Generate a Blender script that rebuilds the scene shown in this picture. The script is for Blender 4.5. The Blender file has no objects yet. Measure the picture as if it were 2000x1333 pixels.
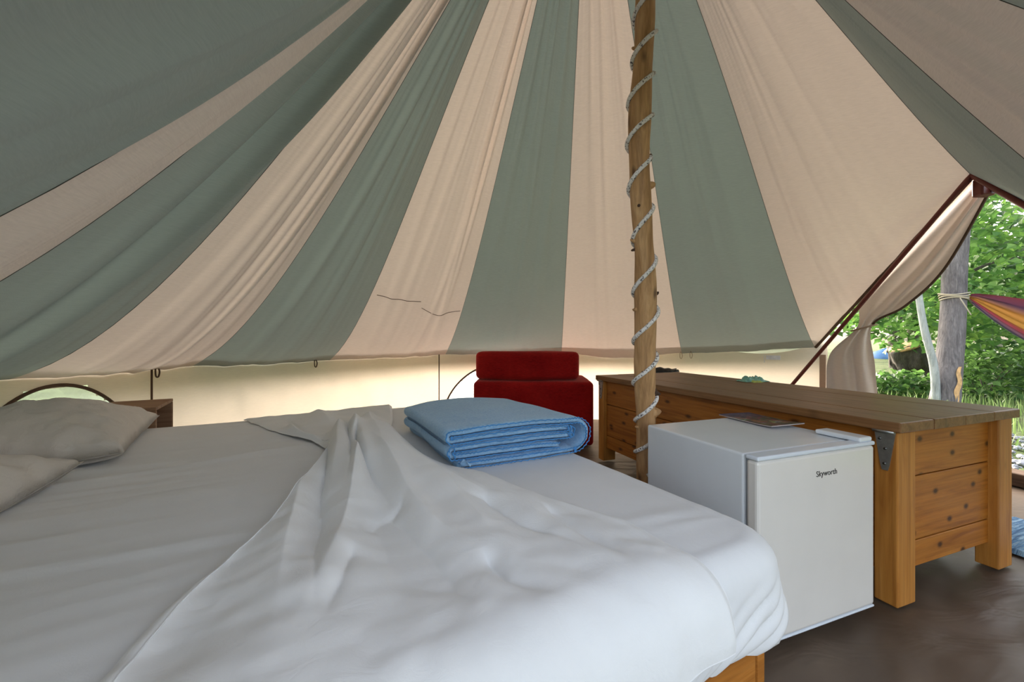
import bpy, bmesh, math, random
import numpy as np
from mathutils import Vector, Matrix, noise as mnoise

random.seed(7); rng = np.random.default_rng(7)
SC = bpy.context.scene
COL = SC.collection

# ------------------------------------------------------------------ camera
cam_d = bpy.data.cameras.new('camera'); cam = bpy.data.objects.new('camera', cam_d); COL.objects.link(cam)
cam.location = (0, 0, 0.80); cam.rotation_euler = (math.pi / 2, 0, 0)
cam_d.sensor_width = 36.0; cam_d.lens = 14.4; cam_d.shift_y = -6.5 / 2000; cam_d.clip_start = 0.02
SC.camera = cam
# ------------------------------------------------------------------ world, sun, exposure
w = bpy.data.worlds.new('world'); SC.world = w; w.use_nodes = True
nt = w.node_tree; nt.nodes.clear()
sky = nt.nodes.new('ShaderNodeTexSky'); sky.sky_type = 'NISHITA'; sky.sun_disc = False
sky.sun_elevation = math.radians(26); sky.sun_rotation = math.radians(0); sky.air_density = 0.9; sky.dust_density = 5.0; sky.ozone_density = 0.5
bg = nt.nodes.new('ShaderNodeBackground'); bg.inputs['Strength'].default_value = 0.62
wo = nt.nodes.new('ShaderNodeOutputWorld')
tint = nt.nodes.new('ShaderNodeMix'); tint.data_type = 'RGBA'; tint.blend_type = 'MULTIPLY'; tint.inputs[0].default_value = 1.0; tint.inputs[7].default_value = (1.0, .965, .92, 1)
hs = nt.nodes.new('ShaderNodeHueSaturation'); hs.inputs['Saturation'].default_value = .55   # hazy white sky
nt.links.new(sky.outputs[0], hs.inputs['Color']); nt.links.new(hs.outputs[0], tint.inputs[6]); nt.links.new(tint.outputs[2], bg.inputs[0]); nt.links.new(bg.outputs[0], wo.inputs[0])
sd = bpy.data.lights.new('sun', 'SUN'); sun = bpy.data.objects.new('sun', sd); COL.objects.link(sun)
sd.energy = 0.75; sd.color = (1.0, 0.93, 0.84); sd.angle = math.radians(12)
sun.rotation_euler = Vector((0.05, -0.92, -0.36)).to_track_quat('-Z', 'Y').to_euler()
SC.view_settings.view_transform = 'Standard'; SC.view_settings.look = 'None'
SC.view_settings.exposure = 0.78; SC.view_settings.gamma = 1.0; SC.view_settings.use_curve_mapping = False
SC.cycles.max_bounces = 10; SC.cycles.diffuse_bounces = 6; SC.cycles.transmission_bounces = 8
SC.cycles.sample_clamp_indirect = 8.0

# ------------------------------------------------------------------ helpers
def sstep(a, b, x):
    t = np.clip((np.asarray(x, float) - a) / (b - a), 0, 1); return t * t * (3 - 2 * t)
def put(o, label=None, cat=None, group=None, kind=None):
    if label: o['label'] = label
    if cat: o['category'] = cat
    if group: o['group'] = group
    if kind: o['kind'] = kind
    return o
def empty(name, loc=(0, 0, 0), rotz=0.0, parent=None, **k):
    o = bpy.data.objects.new(name, None); COL.objects.link(o); o.empty_display_size = .05
    o.location = loc; o.rotation_euler = (0, 0, rotz)
    if parent: o.parent = parent
    return put(o, **k)
def mobj(name, verts, faces, mat, parent=None, smooth=True, loc=None, rotz=0.0, **k):
    me = bpy.data.meshes.new(name); me.from_pydata([tuple(map(float, v)) for v in verts], [], [tuple(f) for f in faces]); me.update()
    if smooth: me.polygons.foreach_set('use_smooth', [True] * len(me.polygons))
    if mat: me.materials.append(mat)
    o = bpy.data.objects.new(name, me); COL.objects.link(o)
    if loc is not None: o.location = loc
    o.rotation_euler = (0, 0, rotz)
    if parent: o.parent = parent
    return put(o, **k)
def bobj(name, bm, mat, parent=None, smooth=False, **k):
    me = bpy.data.meshes.new(name); bm.to_mesh(me); bm.free()
    if smooth: me.polygons.foreach_set('use_smooth', [True] * len(me.polygons))
    me.materials.append(mat)
    o = bpy.data.objects.new(name, me); COL.objects.link(o)
    if parent: o.parent = parent
    return put(o, **k)
def gfaces(nv, nu, closed=False, base=0, flip=False):
    F = []
    for j in range(nv - 1):
        for i in range(nu if closed else nu - 1):
            a = base + j * nu + i; b = base + j * nu + (i + 1) % nu
            q = (a, b, b + nu, a + nu); F.append(q[::-1] if flip else q)
    return F
def gobj(name, P, mat, parent=None, closed=False, flip=False, **k):
    nv, nu, _ = P.shape
    return mobj(name, P.reshape(-1, 3), gfaces(nv, nu, closed, flip=flip), mat, parent, **k)
def tube_vf(path, rad, seg=10, cap=True, squash=None):
    path = np.asarray(path, float); n = len(path); rad = np.broadcast_to(np.asarray(rad, float), (n,))
    T = np.gradient(path, axis=0); T /= np.linalg.norm(T, axis=1)[:, None] + 1e-12
    ref = np.array([0, 0, 1.0]) if abs(T[0, 2]) < .9 else np.array([1.0, 0, 0])
    N = np.cross(T[0], ref); N /= np.linalg.norm(N); V = []
    for i in range(n):
        N = N - T[i] * (N @ T[i]); N /= np.linalg.norm(N); B = np.cross(T[i], N)
        for k in range(seg):
            a = 2 * math.pi * k / seg; V.append(path[i] + rad[i] * (math.cos(a) * N + math.sin(a) * B))
    F = gfaces(n, seg, True)
    if cap: F.append(tuple(range(seg))[::-1]); F.append(tuple((n - 1) * seg + k for k in range(seg)))
    return V, F
def tube(name, path, rad, mat, parent=None, seg=10, cap=True, **k):
    V, F = tube_vf(path, rad, seg, cap); return mobj(name, V, F, mat, parent, **k)
def bm_box(bm, lo, hi, bev=0.0, seg=2):
    lo = np.array(lo, float); hi = np.array(hi, float)
    r = bmesh.ops.create_cube(bm, size=1.0); vs = r['verts']
    for v in vs: v.co = Vector((lo + hi) / 2 + np.array(v.co) * (hi - lo))
    if bev > 0:
        es = list({e for v in vs for e in v.link_edges})
        bmesh.ops.bevel(bm, geom=es, offset=bev, segments=seg, affect='EDGES', profile=.5)
def box(name, lo, hi, mat, parent=None, bev=0.003, seg=2, **k):
    bm = bmesh.new(); bm_box(bm, lo, hi, bev, seg); return bobj(name, bm, mat, parent, **k)
def crom(pts, n):
    """smooth curve through pts, n samples"""
    pts = np.asarray(pts, float); m = len(pts); out = []
    for t in np.linspace(0, m - 1, n):
        i = min(int(t), m - 2); f = t - i
        p0 = pts[max(i - 1, 0)]; p1 = pts[i]; p2 = pts[i + 1]; p3 = pts[min(i + 2, m - 1)]
        out.append(.5 * ((2 * p1) + (-p0 + p2) * f + (2 * p0 - 5 * p1 + 4 * p2 - p3) * f * f + (-p0 + 3 * p1 - 3 * p2 + p3) * f ** 3))
    return np.array(out)
def nz(x, y, z=0.0): return mnoise.noise(Vector((float(x), float(y), float(z))))
def nzv(x, y, z=0.0):
    x, y, z = np.broadcast_arrays(np.asarray(x, float), np.asarray(y, float), np.asarray(z, float))
    return np.array([nz(a, b, c) for a, b, c in zip(x.ravel(), y.ravel(), z.ravel())]).reshape(x.shape)

# ------------------------------------------------------------------ materials
def srgb(r, g, b):
    return tuple(((c / 255) / 12.92 if c / 255 <= .04045 else ((c / 255 + .055) / 1.055) ** 2.4) for c in (r, g, b)) + (1.0,)
class M:
    def __init__(s, name):
        s.m = bpy.data.materials.new(name); s.m.use_nodes = True; s.t = s.m.node_tree; s.t.nodes.clear()
        s.out = s.n('ShaderNodeOutputMaterial')
    def n(s, kind, **k):
        x = s.t.nodes.new(kind)
        for a, b in k.items():
            if a in x.inputs: x.inputs[a].default_value = b
            else: setattr(x, a, b)
        return x
    def l(s, a, b): s.t.links.new(a, b)
    def coord(s, kind='Object', scale=(1, 1, 1), loc=(0, 0, 0), rand=False):
        tc = s.n('ShaderNodeTexCoord'); mp = s.n('ShaderNodeMapping'); mp.inputs['Scale'].default_value = scale; mp.inputs['Location'].default_value = loc
        if rand:
            oi = s.n('ShaderNodeObjectInfo'); ma = s.n('ShaderNodeVectorMath', operation='SCALE'); ad = s.n('ShaderNodeVectorMath', operation='ADD')
            ma.inputs[0].default_value = (17.3, 31.7, 23.1); s.l(oi.outputs['Random'], ma.inputs['Scale'])
            s.l(tc.outputs[kind], ad.inputs[0]); s.l(ma.outputs[0], ad.inputs[1]); s.l(ad.outputs[0], mp.inputs['Vector'])
        else: s.l(tc.outputs[kind], mp.inputs['Vector'])
        return mp.outputs[0]
    def noise(s, vec, scale=5, detail=4, rough=.55, dist=0.0):
        x = s.n('ShaderNodeTexNoise'); x.inputs['Scale'].default_value = scale; x.inputs['Detail'].default_value = detail
        x.inputs['Roughness'].default_value = rough; x.inputs['Distortion'].default_value = dist; s.l(vec, x.inputs['Vector']); return x.outputs['Fac']
    def ramp(s, fac, stops):
        r = s.n('ShaderNodeValToRGB'); e = r.color_ramp.elements
        while len(e) < len(stops): e.new(.5)
        for q, (p, c) in zip(e, stops): q.position = p; q.color = c
        s.l(fac, r.inputs[0]); return r.outputs[0]
    def mix(s, fac, a, b, mode='MIX'):
        x = s.n('ShaderNodeMix', data_type='RGBA', blend_type=mode)
        for sock, v in ((x.inputs[0], fac), (x.inputs[6], a), (x.inputs[7], b)):
            if hasattr(v, 'is_output'): s.l(v, sock)
            else: sock.default_value = v
        return x.outputs[2]
    def bump(s, h, strength=.3, dist=.01, prev=None):
        b = s.n('ShaderNodeBump'); b.inputs['Strength'].default_value = strength; b.inputs['Distance'].default_value = dist; s.l(h, b.inputs['Height'])
        if prev: s.l(prev, b.inputs['Normal'])
        return b.outputs[0]
    def pbr(s, col, rough=.6, metal=0.0, normal=None, **k):
        p = s.n('ShaderNodeBsdfPrincipled'); p.inputs['Roughness'].default_value = rough; p.inputs['Metallic'].default_value = metal
        if hasattr(col, 'is_output'): s.l(col, p.inputs['Base Color'])
        else: p.inputs['Base Color'].default_value = col
        if normal: s.l(normal, p.inputs['Normal'])
        for a, b in k.items(): p.inputs[a].default_value = b
        s.p = p; s.l(p.outputs[0], s.out.inputs[0]); return s.m

def plain(name, col, rough=.5, metal=0.0, nscale=30, namt=.12, bstr=.1, bdist=.002, **k):
    m = M(name); v = m.coord(); f = m.noise(v, nscale, 5)
    dark = tuple(c * (1 - namt) for c in col[:3]) + (1,); lite = tuple(min(1, c * (1 + namt)) for c in col[:3]) + (1,)
    return m.pbr(m.ramp(f, [(.3, dark), (.7, lite)]), rough, metal, m.bump(f, bstr, bdist), **k)
def canvas(name, col, tr, fac, bstr=.25):
    m = M(name); v = m.coord('Object'); big = m.noise(v, 2.5, 3); fine = m.noise(v, 260, 2, .7)
    vx = m.coord('Object', (30, 30, 420)); weave = m.noise(vx, 1.0, 2)
    c1 = m.ramp(big, [(.25, tuple(c * .93 for c in col[:3]) + (1,)), (.75, col)])
    c = m.mix(.12, c1, m.ramp(weave, [(.3, (.25, .25, .25, 1)), (.7, (1, 1, 1, 1))]), 'MULTIPLY')
    nrm = m.bump(fine, bstr, .0015)
    d = m.n('ShaderNodeBsdfDiffuse'); t = m.n('ShaderNodeBsdfTranslucent'); x = m.n('ShaderNodeMixShader'); x.inputs[0].default_value = fac
    m.l(c, d.inputs[0]); t.inputs[0].default_value = tr
    m.l(nrm, d.inputs['Normal'])
    m.l(d.outputs[0], x.inputs[1]); m.l(t.outputs[0], x.inputs[2]); m.l(x.outputs[0], m.out.inputs[0]); return m.m
def wood(name, axis, cols, rough=.55, knots=.9, scale=1.0, spec=.35, thin=None):
    m = M(name); sc = {'x': (1.3, 16, 16), 'y': (16, 1.3, 16), 'z': (16, 16, 1.3)}[axis]
    v = m.coord('Object', tuple(c * scale for c in sc), rand=True)
    g = m.noise(v, 2.2, 8, .62, .8)
    v2 = m.coord('Object', tuple(c * scale * (4.5 if c > 5 else .6) for c in sc), rand=True); fine = m.noise(v2, 1.6, 3)
    c = m.ramp(g, [(.28, cols[0]), (.5, cols[1]), (.74, cols[2])])
    c = m.mix(.35, c, m.ramp(fine, [(.35, (.45, .40, .36, 1)), (.62, (1, 1, 1, 1))]), 'MULTIPLY')
    ks = list({'x': (6.8, 10.5, 10.5), 'y': (10.5, 5.0, 10.5), 'z': (10.5, 10.5, 5.0)}[axis])
    if thin: ks['xyz'.index(thin)] = 0.0
    kv = m.coord('Object', tuple(a * scale for a in ks), rand=True)
    vo = m.n('ShaderNodeTexVoronoi'); vo.inputs['Scale'].default_value = 1.0
    if thin:                                   # knots are drawn on the face of the board
        vo.voronoi_dimensions = '2D'; sx = m.n('ShaderNodeSeparateXYZ'); cx = m.n('ShaderNodeCombineXYZ'); m.l(kv, sx.inputs[0])
        for q, ax_ in enumerate([k for k in 'xyz' if k != thin]): m.l(sx.outputs['xyz'.index(ax_)], cx.inputs[q])
        m.l(cx.outputs[0], vo.inputs['Vector'])
    else: m.l(kv, vo.inputs['Vector'])
    km = m.ramp(vo.outputs['Distance'], [(.05, (knots,) * 3 + (1,)), (.09, (knots * .45,) * 3 + (1,)), (.14, (0, 0, 0, 1))])
    c = m.mix(km, c, tuple(x * .22 for x in cols[0][:3]) + (1,))
    mx = m.pbr(c, rough, 0, m.bump(g, .25, .003)); m.p.inputs['Specular IOR Level'].default_value = spec
    return mx

CREAM = canvas('cream_canvas', srgb(222, 211, 201), srgb(222, 206, 192), .05)
GREEN = canvas('sage_canvas', srgb(172, 181, 176), srgb(118, 134, 130), .05)
WALLC = canvas('wall_canvas', srgb(238, 228, 212), srgb(244, 230, 212), .20)
TAPE = canvas('tape_canvas', srgb(172, 150, 130), srgb(120, 90, 70), .2)
PIPING = plain('brown_piping', srgb(82, 62, 46), .8)
STITCH = plain('grey_seam', srgb(98, 98, 92), .9)
FLOORM = None

# ------------------------------------------------------------------ the tent: geometry numbers
A0 = np.array([.27, 1.40]); AC = np.array([.27, 1.40]); HT = 2.75      # seam axis, collar, peak height
CC = np.array([.45, 1.60]); RW = 2.45                                  # wall circle
def wall_pt(az, h=0.0, dr=0.0):
    return np.array([CC[0] + (RW + dr) * math.cos(az), CC[1] + (RW + dr) * math.sin(az), h])
def hit_wall(azA):
    u = np.array([math.cos(azA), math.sin(azA)]); q = A0 - CC; b = q @ u
    return A0 + u * (-b + math.sqrt(b * b - (q @ q - RW * RW)))
DTOP = np.array([2.315, 2.064, 1.62])                                  # top of the door A-frame
DLEG = np.array([2.1375, 2.85, .693]); DLEG2 = np.array([2.62, 1.34, .693])
# seams: azimuth about A0, base height, profile p, q ; colour of the gore that FOLLOWS (towards larger azimuth)
SEAMS = [(-24.1, .64, -1.49, .66, 'c'), (-.8, .71, -.26, -1.08, 'g'), (18, None, .42, -.56, 'c'), (40.5, .73, 1.49, -1.94, 'g'), (61.4, .66, .29, -.81, 'c'),
         (85.3, .65, .25, -.60, 'g'), (110.3, .65, -.34, -.86, 'c'), (133.4, .63, .35, -1.76, 'g'), (155.1, .64, -.14, -1.37, 'c'),
         (174.2, .64, -.08, -1.58, 'g'), (193, .63, -.65, -.99, 'c'), (206.6, .63, -1.04, -.93, 'g'), (232, .63, -1.4, -.3, 'c'),
         (257, .63, -1.6, .1, 'g'), (282, .63, -1.6, .3, 'c'), (308, .63, -1.55, .5, 'g')]
NV = 49
def seam_curve(i):
    az, hb, p, q, _ = SEAMS[i]; a = math.radians(az)
    if hb is None: B = DTOP[:2]; hb = DTOP[2]
    else: B = hit_wall(a)
    k = np.linspace(.035, 1, NV); h = HT + (hb - HT) * k + k * (1 - k) * (p + q * k)
    xy = A0[None] + (B - A0)[None] * k[:, None]
    xy = xy + (AC - A0)[None] * (1 - sstep(.0, .06, k))[:, None]
    return np.column_stack([xy, h])
CUR = [seam_curve(i) for i in range(len(SEAMS))]

# ------------------------------------------------------------------ floor and ground
def ground_mats():
    m = M('groundsheet'); v = m.coord(); n1 = m.noise(v, 2.2, 5, .6, .6); n2 = m.noise(v, 60, 3)
    c = m.ramp(n1, [(.3, srgb(80, 66, 54)), (.7, srgb(106, 90, 75))]); f = m.pbr(c, .50, 0, m.bump(n2, .12, .002, m.bump(m.noise(m.coord('Object', (1.6, 3.4, 1)), 2.4, 3, .5, .9), .18, .04)))
    m = M('grass_ground'); v = m.coord(); n1 = m.noise(v, .9, 6, .6); n2 = m.noise(v, 22, 5, .7)
    c = m.ramp(n1, [(.35, srgb(78, 92, 56)), (.55, srgb(112, 126, 84)), (.7, srgb(104, 92, 72))])
    c = m.mix(.5, c, m.ramp(n2, [(.3, srgb(60, 74, 40)), (.7, srgb(200, 212, 150))]), 'OVERLAY'); g = m.pbr(c, .95, 0, m.bump(n2, .8, .05))
    return f, g
FLOORM, GRASSM = ground_mats()
def make_floor():
    nr, na = 110, 260; P = np.zeros((nr, na, 3))
    for j in range(nr):
        r = (RW + .05) * (j / (nr - 1))
        for i in range(na):
            a = 2 * math.pi * i / na; x = CC[0] + r * math.cos(a); y = CC[1] + r * math.sin(a)
            d = math.hypot(x - 1.45, y - .95)
            z = .006 * nz(x * 3, y * 3) + (.010 * abs(nz(x * 2.1 + y * 1.2 + 4, (y - x) * 5.5, 2.0)) + .006 * nz(x * 9 - y * 4, y * 8)) * math.exp(-(d / 1.1) ** 2) * 1.2
            P[j, i] = (x, y, z - .008)
    gobj('floor', P, FLOORM, closed=True, label='brown tent groundsheet creased around the chest legs', kind='structure')
make_floor()
def make_ground():
    # one outdoor lawn that rises a little away from the tent
    n = 90; xs = np.linspace(-40, 46, n); ys = np.linspace(-34, 52, n); P = np.zeros((n, n, 3))
    for j in range(n):
        for i in range(n):
            x, y = xs[i], ys[j]; d = math.hypot(x - CC[0], y - CC[1])
            P[j, i] = (x, y, -.05 + .04 * nz(x * .6, y * .6) * (1 if d > 3.5 else 0) + .35 * float(sstep(9, 20, d)))
    return gobj('ground', P, GRASSM, label='lawn outside the tent door', kind='structure')
GROUND = make_ground()

# ------------------------------------------------------------------ tent roof
ceiling = empty('ceiling', (0, 0, 0), label='striped sage green and cream bell tent roof', kind='structure')
# folds of a gore: (position across, width, depth, where it starts, where it fades)
FOLDS = {3: [(.35, .05, .008), (.75, .06, .006)], 4: [(.30, .05, .012), (.52, .04, .010), (.70, .05, .010)],
         5: [(.25, .05, .016), (.45, .05, .014), (.63, .05, .012), (.82, .05, .014)], 6: [(.16, .03, .020), (.28, .025, .022), (.36, .03, .018), (.62, .04, .010), (.82, .05, .012)],
         7: [(.30, .05, .016), (.52, .05, .014), (.74, .05, .020)], 8: [(.22, .05, .016), (.36, .022, .034), (.42, .03, -.016), (.60, .03, .014), (.78, .06, .012)],
         9: [(.25, .05, .016), (.50, .05, .060), (.60, .05, -.03), (.80, .07, .018)], 10: [(.5, .1, .010)], 11: [(.15, .05, .02), (.45, .12, .015), (.75, .1, .02)],
         0: [(.25, .05, .018), (.50, .06, .02), (.72, .05, .018)], 1: [(.35, .04, .010), (.55, .05, .008)], 2: [(.1, .04, .006)]}
SAG = {2: .10, 3: .05, 4: .045, 5: .05, 6: .055, 7: .065, 8: .07, 9: .07, 10: .05, 11: .06}
def gore(i):
    S0 = CUR[i]; S1 = CUR[(i + 1) % len(CUR)]; nu = 91; P = np.zeros((NV, nu, 3)); k = np.linspace(0, 1, NV); u = np.linspace(0, 1, nu)
    fol = FOLDS.get(i, [(.3, .06, .015), (.7, .06, .015)]); sg = SAG.get(i, .05)
    for j in range(NV):
        mid = (S0[j] + S1[j]) / 2; r = mid[:2] - AC; r = r / (np.linalg.norm(r) + 1e-6); n = np.array([-r[0] * .5, -r[1] * .5, -.85])
        # the fabric hangs a little below the straight line between two seams
        s = sg * (k[j] ** .8) * (1 - .55 * float(sstep(.86, 1, k[j])))
        off = -s * 4 * u * (1 - u) * .0 + s * .9 * np.sin(math.pi * u) ** 1.3
        if i == 2: off = s * np.sin(math.pi * u) * .5 * (1 - float(sstep(.7, 1, k[j])))
        g = 4 * u * (1 - u)
        for q, (u0, wd, dp) in enumerate(fol):
            uu = u0 + .05 * math.sin(k[j] * 3 + q * 2 + i) ; env = .35 + .65 * math.sin(math.pi * min(1, k[j] * 1.05) ** .8)
            off = off + dp * env * np.exp(-((u - uu) / wd) ** 2) * np.minimum(1, g * 2)
        off = off + .010 * g * np.array([nz(a * 5 + i * 7.1, k[j] * 2.2, i) for a in u]) + .004 * g * np.array([nz(a * 22 + i * 3, k[j] * 2.5, i + 9) for a in u])
        P[j] = S0[j][None] + (S1[j] - S0[j])[None] * u[:, None] + n[None] * off[:, None]
        # bulge the hem outward on the wall circle so that it follows the round wall
        if i not in (1, 2):
            kk = float(sstep(.2, 1, k[j])) * k[j]; d = P[j][:, :2] - CC[None]; L = np.linalg.norm(d, axis=1)
            c0 = S0[j][:2] - CC; c1 = S1[j][:2] - CC; tgt = np.linalg.norm(c0) * (1 - u) + np.linalg.norm(c1) * u
            P[j][:, :2] = CC[None] + d * (1 + kk * (tgt / L - 1))[:, None]
    # hem turned over inside
    if i not in (1, 2):
        lift = -.006 + .012 * np.sin(math.pi * u) if i != 4 else -.035 * np.sin(math.pi * u) ** 1.5
        P[-1][:, 2] += lift; P[-2][:, 2] += lift * .7; P[-3][:, 2] += lift * .4
    if i in (13, 14): P = P[:int(NV * (.34 if i == 13 else .60))]          # cut short behind the viewer: unseen opening, assumed so that light gets in
    return gobj('roof_panel', P, CREAM if SEAMS[i][4] == 'c' else GREEN, ceiling)
GORES = [gore(i) for i in range(len(SEAMS))]
for i in range(len(SEAMS)):
    c = CUR[i].copy(); c[:, 2] -= .001
    tube('seam', c[::2], .0010, STITCH, ceiling, 5, False)
# eave skirt hanging outside the wall
def skirt(i):
    S0 = CUR[i][-1]; S1 = CUR[(i + 1) % len(CUR)][-1]; a0 = math.atan2(*(S0[:2] - CC)[::-1]); a1 = math.atan2(*(S1[:2] - CC)[::-1])
    if a1 < a0: a1 += 2 * math.pi
    P = np.zeros((5, 16, 3))
    for j in range(5):
        for q in range(16):
            t = q / 15; a = a0 + (a1 - a0) * t; z = S0[2] * (1 - t) + S1[2] * t + .075
            P[j, q] = wall_pt(a, z - .022 if j == 0 else z - .010 - .018 * (j - 1) - .010 * (j - 1) ** 2, -.09 if j == 0 else .022 + .058 * (j - 1))
    gobj('eave_skirt', P, CREAM if SEAMS[i][4] == 'c' else GREEN, ceiling)
for i in range(len(SEAMS)):
    if i not in (1, 2, 13, 14): skirt(i)
# repair stitching across the cream panel beside the pole-side green one
def on_gore(i, kv, uv):
    me = GORES[i].data; j = int(round(kv * (NV - 1))); q = int(round(uv * 90)); return np.array(me.vertices[j * 91 + q].co)
for ks, us, dz in ((.700, np.linspace(.02, .50, 14), -.010), (.700, np.linspace(.50, .98, 14), .0)):
    st = []
    for q, t in enumerate(us):
        kk = ks + (.030 * (1 - t) if dz else .012 * (1 - t) - .012) ; a = on_gore(6, kk - .02, t); b = on_gore(6, kk + .02, t); st.append((a + b) / 2 + np.array([.001, -.004, -.004]))
    st = crom(np.array(st)[::2], 26); tube('mending_seam', st, .0022, PIPING, ceiling, 5)
# collar where the roof meets the pole
cp = [np.array([AC[0] + .10 * math.cos(a), AC[1] + .10 * math.sin(a), 2.68]) for a in np.linspace(0, 2 * math.pi, 25)]
ctop = np.zeros((4, 24, 3))
for j, (rr, zz) in enumerate([(.13, 2.60), (.10, 2.70), (.07, 2.78), (.01, 2.80)]):
    for q in range(24): ctop[j, q] = (AC[0] + rr * math.cos(q * math.pi / 12), AC[1] + rr * math.sin(q * math.pi / 12), zz)
gobj('peak_collar', ctop, CREAM, ceiling, closed=True)

# ------------------------------------------------------------------ tent wall with half-moon windows
R_ = math.radians
def half_moon(az, h, win):
    c, hw, top = win; x = (az - c) / hw
    return abs(x) < 1 and h < top * math.sqrt(1 - x * x)
WINS = [(R_(175.3), R_(9.0), .590), (R_(103.0), R_(13.5), .545), (R_(232), R_(9), .58), (R_(300), R_(9), .58)]
def hem_h(az):
    # height of the roof hem at a wall azimuth
    pts = sorted(((math.degrees(math.atan2(*(c[-1][:2] - CC)[::-1]))) % 360, c[-1][2]) for q, c in enumerate(CUR) if q != 2)
    d = math.degrees(az) % 360
    xs = [p[0] for p in pts]; ys = [p[1] for p in pts]
    return float(np.interp(d, [xs[-1] - 360] + xs + [xs[0] + 360], [ys[-1]] + ys + [ys[0]]))
def wall_panel(name, a0, a1, parent, win=None, gap=0.0):
    n = max(8, int((a1 - a0) * 75)); m = 26; P = np.zeros((m, n, 3)); V = []; F = []
    for j in range(m):
        for i in range(n):
            t = i / (n - 1); a = a0 + (a1 - a0) * t; top = hem_h(a) + .05
            if gap: top = hem_h(a) + .05 - gap * math.sin(math.pi * min(1, max(0, (t - .05) / .72))) ** .6 if t < .77 else hem_h(a) + .05
            h = -.01 + (top + .01) * j / (m - 1)
            dr = .012 + .010 * nz(a * 9, h * 3) * min(1, (top - h) * 6) + .005 * nz(a * 26, h * 9, 3) * min(1, (top - h) * 6) + .02 * math.exp(-h / .08)
            P[j, i] = wall_pt(a, h, dr)
    for f in gfaces(m, n):
        if win:
            i = f[0] % n; j = f[0] // n; a = a0 + (a1 - a0) * (i + .5) / (n - 1); h = np.mean([P.reshape(-1, 3)[q][2] for q in f])
            if half_moon(a, h, win): continue
        F.append(f)
    return mobj('wall_panel', P.reshape(-1, 3), F, WALLC, parent)
def window_pane():
    m = M('window_film'); v = m.coord('Object', (1, 1, 1)); n1 = m.noise(v, 7, 5, .6, 1.0)
    tr = m.n('ShaderNodeBsdfTransparent'); tr.inputs[0].default_value = (.92, .96, 1, 1); d = m.n('ShaderNodeBsdfTranslucent'); d.inputs[0].default_value = (.75, .84, .95, 1)
    g = m.n('ShaderNodeBsdfDiffuse'); g.inputs[0].default_value = (.7, .8, .9, 1)
    a = m.n('ShaderNodeMixShader'); a.inputs[0].default_value = .35; b = m.n('ShaderNodeMixShader')
    m.l(d.outputs[0], a.inputs[1]); m.l(g.outputs[0], a.inputs[2]); m.l(m.ramp(n1, [(.35, (.30, .30, .30, 1)), (.65, (.62, .62, .62, 1))]), b.inputs[0])
    m.l(tr.outputs[0], b.inputs[1]); m.l(a.outputs[0], b.inputs[2]); m.l(b.outputs[0], m.out.inputs[0]); return m.m
FILM = window_pane()
def window(n, win, label):
    c, hw, top = win
    P = np.zeros((14, 34, 3))
    for i in range(34):
        x = -1.02 + 2.04 * i / 33; a = c + hw * x; tt = top * math.sqrt(max(0.0, 1 - min(1, x * x))) + .012
        for j in range(14): P[j, i] = wall_pt(a, -.005 + (tt + .005) * j / 13, .030 + .010 * nz(a * 12, j * .4))
    o = empty('window_%d' % n, tuple(wall_pt(c, 0)), label=label, kind='structure')
    L = np.array(o.location)
    p = gobj('pane', P - L, FILM, o)
    path = [wall_pt(c + hw * math.cos(t), max(.0, top * math.sin(t)), .012) - L for t in np.linspace(0, math.pi, 48)]
    V, F = tube_vf(path, .008, 8); mobj('piping', V, F, PIPING, o)
# wall sections, split at the vertical tapes
SECT = [('wall_back', 61, 117.3, 1), ('wall_left', 117.3, 166.1, None), ('wall_left_head', 166.1, 205, 0), ('wall_front_left', 205, 254, None), ('wall_front', 306, 326, None),
        ('wall_right', 37.8, 61, None)]  # stretch behind the viewer left without wall to let light in
for nm, a0, a1, wi in SECT:
    lab = {'wall_back': 'cream canvas wall behind the red chair', 'wall_left': 'glowing cream canvas wall behind the bed', 'wall_left_head': 'cream canvas wall at the head of the bed',
           'wall_right': 'cream canvas wall behind the chest beside the door'}.get(nm, 'cream canvas wall on the near side of the tent')
    e = empty(nm, label=lab, kind='structure'); wall_panel(nm, R_(a0), R_(a1), e, WINS[wi] if wi is not None else None, .088 if nm == 'wall_right' else 0)
    a = R_(a1 if nm != 'wall_right' else a0); pa = [wall_pt(a, h, -.004) for h in np.linspace(0, hem_h(a) + .01, 8)]
    if nm == 'wall_right':
        bm = bmesh.new()
        for s in (0,):
            P = np.zeros((8, 4, 3))
            for j in range(8):
                for q in range(4): P[j, q] = wall_pt(a + R_(.15 + .95 * q / 3), .67 * j / 7, -.004)
        bm.free(); gobj('door_tape', P, TAPE, e)
    else: tube('wall_tape', pa, .005, PIPING, e, 6)
window(1, WINS[0], 'half-moon window at the head of the bed with foliage behind'); window(2, WINS[1], 'half-moon window partly hidden behind the red chair')

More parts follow.
